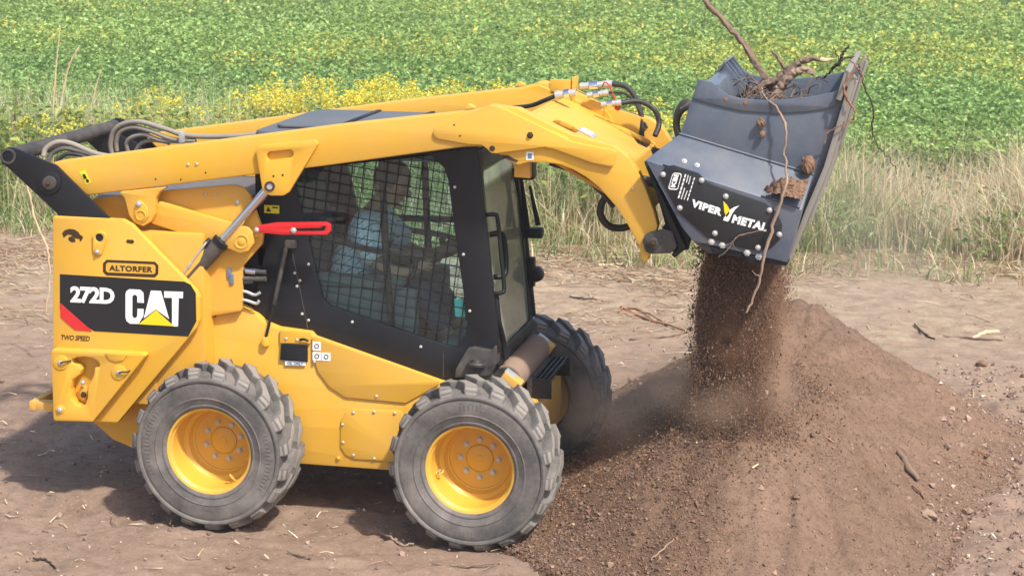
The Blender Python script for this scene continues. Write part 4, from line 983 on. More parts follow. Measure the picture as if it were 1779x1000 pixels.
# cab interior
seat = box('seat', (-.42, -.25, 1.12), (.06, .25, 1.24), M['seat_cloth'], LD, .05)
box('seat_base', (-.38, -.2, .88), (0, .2, 1.13), M['interior'], seat, .02)
box('backrest', (-.09, -.24, -.32), (.03, .24, .34), M['seat_cloth'], seat, .05, Matrix.Rotation(R(-12), 4, 'Y')).location = (-.40, 0, 1.53)
box('headrest', (-.52, -.12, 1.84), (-.44, .12, 1.98), M['seat_cloth'], seat, .035)
for s in (-1, 1):
    ar = box('armrest', (-.32, s*.36-.06, 1.30), (.22, s*.36+.06, 1.36), M['interior'], LD, .02)
    tube('joystick', [(.24, s*.33, 1.33), (.27, s*.32, 1.40), (.27, s*.31, 1.47)], [.016, .014, .024], M['black'], ar, 4, 10)
    box('side_console', (-.30, s*.36-.05, .92), (.30, s*.36+.05, 1.30), M['interior'], ar, .03)
lb = tube('lap_bar', [(-.42, -.30, 1.62), (-.05, -.34, 1.52), (.25, -.33, 1.49), (.42, -.2, 1.47), (.42, .2, 1.47), (.25, .33, 1.49), (-.05, .34, 1.52), (-.42, .30, 1.62)], .018, M['black_dusty'], LD, 6, 10)
for s in (-1, 1): tube('inner_post', [(.18, s*.45, 1.0), (.14, s*.45, 1.5), (.12, s*.45, 2.08)], .022, M['black'], LD, 3, 8)
tube('inner_rail', [(-.5, .455, 1.55), (.1, .455, 1.56), (.66, .455, 1.57)], .02, M['black'], LD, 3, 8)
box('foot_pedal_box', (.45, -.42, .88), (.72, .42, 1.02), M['interior'], LD, .03)

# ------------------------------------------------------------------ nose between the front wheels
mt = plate('cab_mount', [(792, 640), (812, 606), (822, 604), (852, 610), (860, 600), (862, 632), (852, 652), (790, 656)], -.545, .10, M['black_dusty'], LD, r=.008)
lathe('mount_nut', [(.0, .03), (.03, .028), (.032, .012), (.05, .010), (.055, 0), (.05, -.012), (0, -.012)], M['black_dusty'], mt, 16, V(828, 633, -.555)).rotation_euler = (R(80), 0, 0)
tb_ = rod('torque_tube', Vector((.82, -.44, .80)), Vector((.82, .46, .80)), .085, M['black_dusty'], LD, 28)
paint('dust_brown', (.26, .175, .125), .85, dust=.5, dustc=(.34, .24, .18), nscale=9)
cvt = rod('tube_cover', Vector((.825, -.40, .805)), Vector((.825, .40, .805)), .088, M['dust_brown'], tb_, 28)
for y in (-.46, .44):
    s_ = box('tie_down', (.80, y-.05, .76), (.92, y+.05, .86), Yd, LD, .012, Matrix.Rotation(R(35), 4, 'Y')); box('tie_plate', (.83, y-.035, .86), (.90, y+.035, .872), M['steel'], s_, .004, Matrix.Rotation(R(35), 4, 'Y'))
stp = box('step', (.90, -.20, .66), (.935, .36, .77), M['black_dusty'], LD, .006)
for k in range(4): box('tread_bar', (.935+.028*k, -.20, .757), (.946+.028*k, .36, .775), M['black'], stp, .002)
for y in (-.20, .355): box('step_end', (.93, y, .66), (1.045, y+.008, .775), M['black'], stp, .002)
box('front_axle_housing', (.66, -.50, .34), (.97, .50, .66), Yd, LD, .03)
for s in (-1, 1): rod('axle_stub', Vector((.748, s*.5, HZ)), Vector((.748, s*.69, HZ)), .10, M['black_dusty'], LD, 20); rod('axle_stub', Vector((-.748, s*.5, HZ)), Vector((-.748, s*.69, HZ)), .10, M['black_dusty'], LD, 20)
# tilt cylinders to the coupler
for s in (-1, 1):
    tc_ = rod('tilt_cylinder', Vector((1.10, s*.44, 2.10)), Vector((1.56, s*.44, 1.99)), .042, M['black'], LD, 20)
    rod('tilt_rod', Vector((1.50, s*.44, 2.00)), Vector((1.72, s*.44, 1.95)), .026, M['black_dusty'], tc_, 16)
# quick coupler frame carrying the bucket
QP = [(1116, 418), (1120, 409), (1128, 404), (1155, 398), (1168, 402), (1176, 430), (1164, 440), (1132, 441), (1121, 437)]
for mir in (False, True):
    cl = plate('coupler_arm', QP, -.715, .03, M['black_dusty'], LD, r=.02, mirror=mir); plate('coupler_arm', QP, -.545, .03, M['black_dusty'], LD, r=.02, mirror=mir)
    if not mir:
        plate('pin_cap', ring_px(1134, 423, 10), -.724, .014, M['black_dusty'], cl, r=0, bev=.003); bolt((1134, 423), -.726, cl, 'hex', M['print_brown']); plate('pin_cap', ring_px(1153, 411, 5), -.722, .012, M['black_dusty'], cl, r=0, bev=.002)
# ================================================================== screening bucket
BK_ = thing('screening_bucket', 'dark grey screening bucket tipped back on the loader arms, shedding soil', 'bucket', (2.1, 0, 1.6))
BP, BC, BW = M['bucket_paint'], M['bucket_cover'], M['bucket_worn']
YO, YI = -.80, -.60
SIDEP = [(1213, 138), (1224, 140), (1240, 146), (1252, 157), (1266, 166), (1286, 171), (1328, 175), (1366, 173), (1406, 169), (1446, 161), (1479, 147), (1435, 292), (1375, 452), (1230, 440), (1205, 420), (1150, 300), (1182, 233)]
RIBL = [(1203, 171), (1240, 182), (1290, 193), (1350, 197), (1400, 194), (1450, 187), (1449, 190), (1400, 198), (1350, 201), (1290, 197), (1240, 186), (1202, 175)]
for mir in (False, True):
    sp_ = plate('side_plate', SIDEP, YI, .02, BP, BK_, r=.01, bev=.003, mirror=mir)
    plate('side_rim', [(1213, 138), (1224, 140), (1240, 146), (1252, 157), (1266, 166), (1286, 171), (1328, 175), (1366, 173), (1406, 169), (1446, 161), (1462, 154), (1450, 187), (1400, 194), (1350, 197), (1290, 193), (1240, 182), (1203, 171)], YI-.010, .010, BP, sp_, r=.005, bev=.003, mirror=mir)
    # lip edge: worn bolt-on side cutter
    plate('side_cutter', [(1474, 146), (1483, 130), (1488, 136), (1441, 290), (1403, 384), (1373, 456), (1366, 454), (1397, 370), (1431, 290)], YI-.055, .05, BW, BK_, r=.004, bev=.003, mirror=mir)
    plate('cutter_backing', [(1486, 140), (1491, 142), (1446, 292), (1410, 386), (1404, 384), (1440, 290)], YI-.03, .03, BW, BK_, r=.002, bev=.002, mirror=mir)
    # drive housing: chamfered box standing off the side plate
    inn = XZ([(1180, 233), (1413, 304), (1372, 452), (1215, 424), (1150, 320)], YI)
    out = XZ([(1121, 278), (1393, 365), (1368, 456), (1203, 418), (1186, 397)], YO)
    s = -1 if mir else 1
    vs = [(a, YI*s, b) for a, b in inn]+[(a, YO*s, b) for a, b in out]
    fs = [(5, 6, 7, 8, 9)]+[(i, (i+1) % 5, 5+(i+1) % 5, 5+i) for i in range(5)]
    hs = mobj('drive_housing', vs, fs, BP, BK_, 30)
    bm = bmesh.new(); bm.from_mesh(hs.data); bmesh.ops.recalc_face_normals(bm, faces=bm.faces)
    ff = max(bm.faces, key=lambda f: abs(f.calc_center_median().y))
    if ff.normal.y*s > 0: bmesh.ops.reverse_faces(bm, faces=bm.faces)
    bmesh.ops.bevel(bm, geom=[e for e in bm.edges if len(e.link_faces) == 2], offset=.006, segments=2, affect='EDGES', profile=.6); bm.to_mesh(hs.data); bm.free(); smooth(hs.data, 30)
    if mir: continue
    cv = plate('drive_cover', [(1146, 309), (1154, 290), (1170, 287), (1214, 301), (1228, 316), (1240, 322), (1330, 353), (1350, 369), (1359, 391), (1355, 416), (1338, 432), (1312, 435), (1285, 430), (1228, 412), (1178, 368)], YO-.008, .010, BC, BK_, r=.02, bev=.003)
    for q in [(1152, 303), (1219, 313), (1181, 361), (1261, 341), (1337, 365), (1354, 407), (1317, 430), (1242, 405)]: bolt(q, YO-.009, cv, 'big')
    for q in [(1236, 420), (1255, 426), (1298, 439), (1318, 446)]: bolt(q, YO-.003, hs, 'hex')
    for q in [(1261, 173), (1295, 179)]: plate('rust_plug', ring_px(q[0], q[1], 3.6, 12), YI-.0125, .003, M['root_red'], sp_, r=0, bev=.001)
    # flap folded over the sloping top of the housing
    A, B, C_3, D_ = Vector((inn[0][0], YI, inn[0][1])), Vector((inn[1][0], YI, inn[1][1])), Vector((out[0][0], YO, out[0][1])), Vector((out[1][0], YO, out[1][1]))
    nn = (B-A).cross(C_3-A).normalized()
    if nn.y > 0: nn = -nn
    if nn.z < 0: nn = -nn
    def top(u, v): return A+(B-A)*u+((C_3-A)*(1-u)+(D_-B)*u)*v
    def slab(name, uv, th, mat, par):
        P = [top(u, v)+nn*.003 for u, v in uv]; Q = [p+nn*th for p in P]; k = len(P)
        o = mobj(name, P+Q, [tuple(range(k, 2*k)), tuple(range(k))[::-1]]+[(i, (i+1) % k, k+(i+1) % k, k+i) for i in range(k)], mat, par)
        bm = bmesh.new(); bm.from_mesh(o.data); bmesh.ops.recalc_face_normals(bm, faces=bm.faces); bm.to_mesh(o.data); bm.free(); return o
    slab('cover_flap', [(.11, .995), (.20, .62), (.30, .63), (.37, .995)], .008, BP, cv)
    for u in (.20, .285):
        b_ = stamp('bolt', 'big', bigbolt, M['steel'], cv, top(u, .74)+nn*.012); b_.rotation_euler = nn.to_track_quat('-Y', 'Z').to_euler()
    slab('patch_plate', [(.74, .99), (.77, .80), (.84, .58), (.90, .45), (.985, .36), (.985, .99)], .008, BP, hs)
    # weld bead along the housing top
    tube('weld_bead', [A+nn*.004, (A+B)/2+nn*.004, B+nn*.004], .007, M['steel'] if False else BP, hs, 3, 6)
    # lettering on the cover
    YL = YO-.008
    def L4(s_, p0, p1, p2, b=.05, sh=0, sp=1.): return lettering('lettering', s_, p0, p1, p2, YL, M['white'], cv, b, sh, sp)
    L4('VIPER', (1199.5, 358.5), (1252.5, 375.5), (1203, 345.5), .062, 0.0, 1.12)
    L4('METAL', (1270.5, 386.5), (1331, 402.5), (1275, 372.5), .062, 0.0, 1.12)
    decal('emblem_blade', [(1256.5, 349), (1263, 356), (1267.5, 364), (1267, 371), (1262, 378), (1258.5, 368)], YL, M['print_yellow'], cv)
    decal('emblem_blade', [(1284.5, 357), (1277, 364), (1271.5, 372), (1267, 382), (1264.5, 385), (1256.5, 382.5), (1257.5, 378.5), (1262, 372.5), (1270, 363), (1276, 359.5)], YL, M['white'], cv)
    ob = [(1161, 326), (1168, 303), (1172, 300), (1182, 301), (1184.5, 304), (1178, 328), (1175, 330), (1163, 329)]
    cbx, cby = sum(a for a, b in ob)/8, sum(b for a, b in ob)/8
    decal('maker_plate', ob, YL, M['white'], cv, r=.004, holes=[[(cbx+(a-cbx)*.86, cby+(b-cby)*.88) for a, b in ob]])
    lettering('lettering', 'KBI', (1172.8, 326), (1179.6, 304), (1164.5, 325), YL, M['white'], cv, .06)
    for x0, y0, x1, y1, w_ in ((1190, 302, 1177, 345, 2.6), (1195, 304, 1191.5, 317, 1.6), (1189, 326, 1182.5, 346, 1.6), (1199, 306, 1195.5, 320, 1.4), (1193.5, 331, 1187.5, 347, 1.4), (1206, 307.5, 1193, 349, 1.6)):
        k = 6
        for i in range(k):
            a, b = (i+.08)/k, (i+.86)/k
            decal('print_line', [(x0+(x1-x0)*a, y0+(y1-y0)*a), (x0+(x1-x0)*a+w_, y0+(y1-y0)*a+.5), (x0+(x1-x0)*b+w_, y0+(y1-y0)*b+.5), (x0+(x1-x0)*b, y0+(y1-y0)*b)], YL, M['white'], cv)
# front plate (bucket floor) with cutting edge, back plate, top beam with gussets
def span(name, pts, y0, y1, th, mat, par=BK_, holes=(), bev=.003):
    (x0, z0), (x1, z1) = pts; d = Vector((x1-x0, 0, z1-z0)); ln = d.length; d.normalize()
    return sheet(name, [(0, y0), (ln, y0), (ln, y1), (0, y1)], holes, th, (x0, 0, z0), d, (0, 1, 0), mat, par, .002, bev)
lipT = at(1474, 134, Y=YI); lipB = at(1370, 452, Y=YI); bkT = at(1213, 140, Y=YI); bkB = at(1168, 330, Y=YI)
span('floor_plate', [(float(lipT[0]), float(lipT[2])), (float(lipB[0]), float(lipB[2]))], -.586, .586, .025, BW)
l2 = at(1490, 112, Y=.6); span('cutting_edge', [(float(lipT[0])+.012, float(lipT[2])+.03), (float(lipT[0])-.03, float(lipT[2])-.12)], -.64, .64, .03, BW)
bp_ = span('back_plate', [(float(bkB[0]), float(bkB[2])), (float(bkT[0])+.06, float(bkT[2])-.06)], -.585, .585, .02, BP)
tbm = rod('top_beam', Vector((bkT[0]+.055, -.60, bkT[2]-.055)), Vector((bkT[0]+.055, .60, bkT[2]-.055)), .05, BP, BK_, 20)
span('beam_web', [(float(bkT[0])+.10, float(bkT[2])-.02), (float(bkT[0])+.15, float(bkT[2])-.14)], -.584, .584, .014, BP)
for y in (.05, .34):
    q = [(bkT[0]+.02, bkT[2]-.03), (bkT[0]+.065, bkT[2]+.045), (bkT[0]+.15, bkT[2]-.06)]
    plate('gusset', None, y, .016, BP, BK_, xz=[(float(a), float(b)) for a, b in q], r=.004)
    plate('gusset', None, y+.12, .016, BP, BK_, xz=[(float(a), float(b)) for a, b in q], r=.004)
span('gusset_cap', [(float(bkT[0])+.0, float(bkT[2])-.04), (float(bkT[0])+.065, float(bkT[2])+.05)], .02, .50, .012, BP)
# coupler receiver on the back
span('receiver_plate', [(1.80, 1.62), (1.665, 2.10)], -.58, .58, .03, M['black'])
for s in (-1, 1):
    rc = plate('receiver_rib', [(1130, 300), (1142, 296), (1186, 397), (1200, 416), (1196, 434), (1182, 436), (1176, 446), (1170, 440)], -.62, .03, M['black'], BK_, r=.004, mirror=s > 0)
    plate('receiver_flange', [(1118, 280), (1125, 284), (1192, 432), (1172, 448), (1166, 442), (1178, 432)], -.70, .10, M['black'], BK_, r=.004, mirror=s > 0)
    box('wedge_block', (1.70, s*.42-.06, 1.60), (1.80, s*.42+.06, 1.74), M['black'], BK_, .01)
# screening shafts with star discs across the bottom
def star():
    pr = []
    for k in range(12):
        a = 2*math.pi*k/12; r_ = .105 if k % 2 == 0 else .065; pr.append((r_*math.cos(a), r_*math.sin(a)))
    n = 12; vs = [(x, -.008, z) for x, z in pr]+[(x, .008, z) for x, z in pr]
    return vs, [tuple(range(n))[::-1], tuple(range(n, 2*n))]+[(i, (i+1) % n, n+(i+1) % n, n+i) for i in range(n)]
for j, (x, z) in enumerate(((1.92, 1.78), (2.10, 1.725), (2.28, 1.68))):
    sh = rod('screening_shaft', Vector((x, -.59, z)), Vector((x, .59, z)), .035, BW, BK_, 14)
    for k in range(13): stamp('screen_disc', 'star', star, BW, sh, (x, -.54+.09*k+.045*(j % 2), z), (0, .4*k, 0))
    # parent inverse keeps the shaft mesh in world space
plate('bottom_rail', [(1228, 418), (1372, 452), (1366, 462), (1300, 452), (1236, 438)], YO+.01, .05, M['black'], BK_, r=.004)
plate('bottom_rail', [(1228, 418), (1372, 452), (1366, 462), (1300, 452), (1236, 438)], YO+.01, .05, M['black'], BK_, r=.004, mirror=True)
for q in ([(1232, 428), (1262, 436), (1258, 444), (1240, 440)], [(1292, 442), (1330, 450), (1326, 460), (1300, 458)]): plate('rail_lug', q, YO-.004, .03, M['black'], BK_, r=.004)
rod('tilt_pin', Vector((1.70, -.58, 1.955)), Vector((1.70, .58, 1.955)), .02, M['black'], BK_, 12)
# hoses at the back of the bucket
for y, dz in ((.35, 0), (.30, .05), (.40, -.04)): tube('drive_hose', [V(1185, 250, y), V(1176, 225, y), V(1177, 200+dz*60, y), V(1190, 182+dz*100, y), V(1206, 186, y)], .020, M['hose_black'], BK_, 6, 10)

# ================================================================== what lies in and falls from the bucket
# soil in the hopper
hx, hy = np.meshgrid(np.linspace(1.80, 2.60, 60), np.linspace(-.585, .585, 80))
hz_ = 2.18+.18*np.exp(-((hx-2.02)/.2)**2-((hy-.1)/.4)**2)-.15*(hx-2.0)+(fbm(hx*6, hy*6, 4, 7)-.5)*.14+(fbm(hx*25, hy*25, 2, 8)-.5)*.05
xlim_f = 2.40+(hz_-1.636)*(2.654-2.408)/(2.56-1.636)-.03; xlo = 1.80+(hz_-1.9)*.16
hx2 = xlo+(hx-1.80)/.80*(xlim_f-xlo)
ny, nx = hx.shape; idx = np.arange(nx*ny).reshape(ny, nx)
F = np.stack([idx[:-1, :-1], idx[:-1, 1:], idx[1:, 1:], idx[1:, :-1]], -1).reshape(-1, 4)
kind(fast_mesh('hopper_soil', np.stack([hx2, hy, hz_], -1).reshape(-1, 3), F, [M['hopper_soil']], sm=True), 'stuff', 'soil and roots filling the screening bucket')

# falling soil: a curtain of grains from under the bucket to the heap
n = 270000
t = rng.random(n)**.9                                      # 0 at the bucket, 1 at the heap
y = rng.uniform(-.56, .56, n)
clus = fbm(y*5, t*2.2, 3, 33)
xc = 2.115-.03*t+.02*np.sin(y*9)
hw = .245*(1-.02*t)+.04*t*rng.random(n)
x = xc+rng.uniform(-1, 1, n)*hw+rng.normal(0, .012+.018*t, n)
z0 = 1.72-(x-1.92)*.28; z1 = pile_full(x, y)
z = z0+(z1-z0)*t
d_l = (.5-.32*(x-xc)/.3)
keep = (rng.random(n) < np.clip(.62+.9*(clus-.32)*2.2, .15, 1)*np.clip(d_l+.45, .4, 1)) & (z > z1)
# ragged edges break into separate streams
edge = np.abs(x-xc)/.28; keep &= rng.random(n) < np.clip(1.5-edge*(.9+1.2*fbm(y*9, z*5, 2, 34)), .05, 1)
x, y, z = x[keep], y[keep], z[keep]; n = len(x)
S = np.clip(rng.lognormal(math.log(.0020), .5, n), .0009, .011)
cc = np.array([(.175, .105, .070)])*rng.lognormal(0, .16, (n, 1)); k = rng.random(n) < .003; cc[k] = (.40, .31, .2)
kind(motes('falling_soil', np.stack([x, y, z], -1), S, np.clip(cc, .01, .6)), 'stuff', 'dark soil grains pouring from the bucket to the heap')
# stray grains around the stream and rolling at its foot
n = 7000; a = rng.uniform(0, 6.283, n); rr = np.abs(rng.normal(0, .28, n)); x = 2.06+np.cos(a)*(rr+.12); y = np.sin(a)*(rr+.3)-.05
z = pile_full(x, y)+np.abs(rng.normal(0, .09, n))*np.exp(-rr)
S = np.clip(rng.lognormal(math.log(.004), .4, n), .0015, .012)
kind(grains('flying_grains', np.stack([x, y, z], -1), S, soilcol(n, .3)), 'stuff', 'stray grains bouncing where the soil lands')

# dust: soft volumes around the stream and its foot
def dust(name, loc, size, dens, ns, colr, label, seed=0, power=1.6, rot=0):
    bm = bmesh.new(); bmesh.ops.create_icosphere(bm, subdivisions=3, radius=1.0)
    me = bpy.data.meshes.new(name); bm.to_mesh(me); bm.free()
    m, n_, out, N, L = nodes(name+'_air'+str(seed))
    tc = N('ShaderNodeTexCoord'); ln = N('ShaderNodeVectorMath', operation='LENGTH'); L(tc.outputs['Object'], ln.inputs[0])
    fo = N('ShaderNodeMapRange', i={'From Min': .15, 'From Max': 1.0, 'To Min': 1, 'To Max': 0}, interpolation_type='SMOOTHSTEP'); L(ln.outputs['Value'], fo.inputs['Value'])
    mp = N('ShaderNodeMapping', i={'Location': (seed*3.1, seed*1.7, 0), 'Scale': size}); L(tc.outputs['Object'], mp.inputs['Vector'])
    nz = N('ShaderNodeTexNoise', i={'Scale': ns, 'Detail': 3, 'Roughness': .6}); L(mp.outputs[0], nz.inputs['Vector'])
    mr = N('ShaderNodeMapRange', i={'From Min': .36, 'From Max': .68, 'To Min': 0, 'To Max': 1}); L(nz.outputs['Fac'], mr.inputs['Value'])
    a_ = N('ShaderNodeMath', operation='MULTIPLY'); L(fo.outputs['Result'], a_.inputs[0]); L(mr.outputs['Result'], a_.inputs[1])
    b_ = N('ShaderNodeMath', operation='MULTIPLY', i={1: dens}); L(a_.outputs[0], b_.inputs[0])
    pv = N('ShaderNodeVolumePrincipled', i={'Color': rgb(colr), 'Anisotropy': .25}); L(b_.outputs[0], pv.inputs['Density']); L(pv.outputs[0], out.inputs['Volume'])
    me.materials.append(m); o = bpy.data.objects.new(name, me); col.objects.link(o); o.location = loc; o.scale = size; o.rotation_euler = (0, rot, 0)
    kind(o, 'stuff', label); return o
dust('dust_cloud', (2.09, -.02, 1.17), (.26, .60, .66), 420.0, 6., (.50, .305, .20), 'brown dust inside the pouring soil', 5)
dust('dust_cloud', (2.29, -.10, .98), (.14, .55, .48), 6.0, 3.2, (.90, .62, .44), 'pale brown dust drifting down the right of the stream', 1)
dust('dust_cloud', (2.05, -.25, .82), (.55, .65, .26), 5., 2.6, (.92, .68, .50), 'brown dust rolling out from where the soil lands', 2)
dust('dust_cloud', (1.55, .0, .60), (.62, .65, .34), 1.4, 2.2, (.95, .74, .56), 'brown dust beside the far front wheel', 3)
dust('dust_cloud', (2.75, 1.6, 1.35), (1.0, 1.2, .75), .4, 1.6, (.82, .72, .60), 'thin dust veil beyond the soil heap', 4)
# ================================================================== operator in the cab
def skinned(verts, edges, radii, root=0, sub=2):
    me = bpy.data.meshes.new('tmp'); me.from_pydata(verts, edges, []); o = bpy.data.objects.new('tmp', me); col.objects.link(o)
    o.modifiers.new('s', 'SKIN')
    for i, r_ in enumerate(radii):
        sv = me.skin_vertices[0].data[i]; sv.radius = r_ if hasattr(r_, '__len__') else (r_, r_); sv.use_root = (i == root)
    md = o.modifiers.new('d', 'SUBSURF'); md.levels = sub; md.render_levels = sub
    dg = bpy.context.evaluated_depsgraph_get(); out = bpy.data.meshes.new_from_object(o.evaluated_get(dg))
    bpy.data.objects.remove(o); bpy.data.meshes.remove(me); return out
def blob(loc, size, rot=(0, 0, 0), sub=3, fn=None):
    bm = bmesh.new(); bmesh.ops.create_icosphere(bm, subdivisions=sub, radius=1)
    for v in bm.verts:
        if fn: v.co = fn(v.co.copy())
        v.co = Vector((v.co.x*size[0], v.co.y*size[1], v.co.z*size[2]))
    from mathutils import Euler
    bm.transform(Matrix.Translation(loc) @ Euler(rot).to_matrix().to_4x4())
    me = bpy.data.meshes.new('b'); bm.to_mesh(me); bm.free(); return me
def join(name, meshes, mats, parent=None, idx=None):
    bm = bmesh.new()
    for k, m_ in enumerate(meshes):
        b0 = len(bm.faces); bm.from_mesh(m_); bm.faces.ensure_lookup_table()
        for f in bm.faces[b0:]: f.material_index = idx[k] if idx else 0
    me = bpy.data.meshes.new(name); bm.to_mesh(me); bm.free()
    for m_ in mats: me.materials.append(m_)
    smooth(me, 70); return link(bpy.data.objects.new(name, me), parent)
PEL, CHE, NEK = (-.24, 0, 1.27), (-.13, 0, 1.50), (-.045, 0, 1.705)
HEAD = Vector((.055, 0, 1.835))
bv = [PEL, (-.20, 0, 1.38), CHE, (-.08, 0, 1.60), NEK, (.0, 0, 1.77),
      (-.06, -.19, 1.585), (.05, -.285, 1.41), (.18, -.29, 1.365), (.27, -.29, 1.40), (.315, -.29, 1.425),
      (-.06, .19, 1.585), (.05, .285, 1.41), (.18, .29, 1.365), (.27, .29, 1.40), (.315, .29, 1.425),
      (-.14, -.11, 1.23), (.25, -.15, 1.25), (.42, -.14, .98), (.56, -.14, .93),
      (-.14, .11, 1.23), (.25, .15, 1.25), (.42, .14, .98), (.56, .14, .93)]
be = [(0, 1), (1, 2), (2, 3), (3, 4), (4, 5), (3, 6), (6, 7), (7, 8), (8, 9), (9, 10), (3, 11), (11, 12), (12, 13), (13, 14), (14, 15), (0, 16), (16, 17), (17, 18), (18, 19), (0, 20), (20, 21), (21, 22), (22, 23)]
brd = [(.14, .12), (.14, .11), (.15, .11), (.12, .09), (.055, .055), (.055, .055), .062, .048, .042, .032, .03, .062, .048, .042, .032, .03, .085, .065, .045, .035, .085, .065, .045, .035]
meshes = [skinned(bv, be, brd)]
def headfn(c):
    x, y, z = c
    if z < 0: y *= 1+.28*z; x = x*(1+.12*z)
    if x > .6: x -= (x-.6)*.35
    return Vector((x, y, z))
hr = (0, R(24), 0)
meshes.append(blob(HEAD, (.112, .088, .138), hr, 3, headfn))
from mathutils import Euler
HM = Euler(hr).to_matrix()
def hp(x, y, z): return HEAD+HM @ Vector((x, y, z))
meshes += [blob(hp(.104, 0, -.012), (.024, .014, .026), hr, 2), blob(hp(.082, 0, -.062), (.022, .030, .012), hr, 2), blob(hp(.080, 0, -.105), (.024, .028, .018), hr, 2), blob(hp(.086, 0, .028), (.014, .050, .012), hr, 2)]
for s in (-1, 1):
    meshes.append(blob(hp(-.005, s*.080, -.005), (.020, .010, .034), hr, 2)); meshes.append(blob(hp(.084, s*.032, .012), (.010, .013, .009), hr, 2))
    # hands closed round the joysticks: palm, four fingers, thumb
    pm = Vector((.315, s*.30, 1.425)); meshes.append(blob(pm, (.045, .022, .034), (0, -.3, 0), 2))
    for k in range(4):
        b0 = pm+Vector((.012, 0, .030-.019*k)); l_ = (.9, 1., .95, .75)[k]
        meshes.append(skinned([b0, b0+Vector((.030*l_, s*.008, 0)), b0+Vector((.042*l_, -s*.018, -.002)), b0+Vector((.026*l_, -s*.036, -.004))], [(0, 1), (1, 2), (2, 3)], [.0095, .009, .0085, .007], 0, 1))
    t0 = pm+Vector((-.02, -s*.012, .02)); meshes.append(skinned([t0, t0+Vector((.02, -s*.022, .018)), t0+Vector((.045, -s*.026, .022))], [(0, 1), (1, 2)], [.012, .010, .008], 0, 1))
per = join('person', meshes, [M['skin']])
tag(per, 'person in a pale blue patterned shirt driving, behind the cab side screen', 'person')
tv = [(-.22, 0, 1.22), (-.17, 0, 1.36), (-.09, 0, 1.50), (-.06, 0, 1.60), (-.04, 0, 1.68), (-.06, -.195, 1.60), (0, -.255, 1.50), (.05, -.29, 1.42), (-.09, .195, 1.59), (0, .255, 1.50), (.05, .29, 1.42)]
te = [(0, 1), (1, 2), (2, 3), (3, 4), (3, 5), (5, 6), (6, 7), (3, 8), (8, 9), (9, 10)]
join('shirt', [skinned(tv, te, [(.19, .17), (.20, .17), (.20, .165), (.165, .13), (.075, .075), .10, .092, .085, .10, .092, .085])], [M['shirt']], per)
join('trousers', [skinned([bv[0], bv[16], bv[17], (.41, -.14, 1.0), bv[20], bv[21], (.41, .14, 1.0)], [(0, 1), (1, 2), (2, 3), (0, 4), (4, 5), (5, 6)], [(.17, .13), .105, .085, .068, .105, .085, .068])], [M['denim']], per)
def hairfn(c):
    return Vector((c.x if c.x < .35 else .35+(c.x-.35)*.3, c.y, c.z if c.z > -.15 else -.15+(c.z+.15)*.5))
join('hair', [blob(hp(-.016, 0, .018), (.114, .094, .130), hr, 3, hairfn)], [M['hair']], per)

# ================================================================== roots and branches in the bucket
def wob(pts, amp, n=5, seed=0):
    r_ = random.Random(seed); P = catmull(pts, n)
    return [p+Vector((r_.uniform(-amp, amp), r_.uniform(-amp, amp), r_.uniform(-amp, amp))) for p in P]
def branch(name, px, rad, mat, label, cat='branch', Y=0., amp=.004, n=5, group=None, twigs=(), seg=9, seed=3):
    ys = Y if hasattr(Y, '__len__') else [Y]*len(px)
    pts = [V(x, y, q) for (x, y), q in zip(px, ys)]
    P = wob(pts, amp, n*2, seed) if max(rad) > .015 else wob(pts, amp, n, seed); vs, fs = rough_tube(P, rad, 16 if max(rad) > .015 else seg, .30, seed)
    base = P[-1]; o = mobj(name, vs, fs, M[mat], None, 60, base); tag(o, label, cat, group)
    ROOTINV[o.name] = Matrix.Translation(-base)
    for tp, tr_ in twigs:
        vs, fs = tube_geo(wob([V(*q) for q in tp], amp*.6, 4, seed+1), tr_, 6); mobj('twig', vs, fs, M[mat], o, 60)
    return o
branch('branch', [(1200, -45), (1224, 0), (1256, 36), (1288, 72), (1312, 108), (1330, 135), (1346, 165)], [.011, .013, .015, .017, .018, .02], 'bark', 'long straight branch sticking up out of the bucket past the picture top', Y=.02)
a_ = branch('root', [(1424, 103), (1405, 103), (1388, 109), (1368, 124), (1348, 138), (1322, 151), (1300, 164)], [.012, .015, .018, .021, .022, .021, .017], 'bark', 'thick crooked root with a pale snapped end lying across the bucket', 'root', Y=-.05,
            twigs=[([(1385, 112, -.05), (1400, 122, -.02), (1412, 118, .03)], [.008, .004]), ([(1322, 151, -.05), (1305, 142, -.02), (1296, 150, .05)], [.008, .004])])
vs, fs = tube_geo(wob([V(1425, 103, -.05), V(1436, 105, -.05), V(1447, 103, -.05)], .003, 3), [.015, .011, .003], 7); mobj('snapped_end', vs, fs, M['wood_split'], a_, 30)
branch('root', [(1414, 128), (1403, 122), (1388, 123), (1372, 133), (1356, 151), (1344, 172), (1336, 196)], [.012, .016, .020, .022, .024, .024, .021], 'bark_pale', 'thick pale split root bent like an elbow in the bucket', 'root', Y=-.22, amp=.005, seed=5)
branch('twig', [(1339, 86), (1350, 98), (1360, 115), (1368, 130)], [.005, .008, .009, .01], 'bark', 'short bare twig standing beside the thick roots', 'twig', Y=.15)
branch('twig', [(1476, 78), (1466, 92), (1460, 106), (1448, 118), (1436, 130), (1420, 136)], [.004, .007, .009, .008, .007, .006], 'bark_dark', 'dark knotty twig curling up near the bucket lip', 'twig', Y=.25, amp=.008, twigs=[([(1461, 104, .25), (1478, 99, .28), (1492, 103, .3)], [.007, .004]), ([(1460, 106, .25), (1452, 92, .2), (1446, 80, .2)], [.003, .002])])
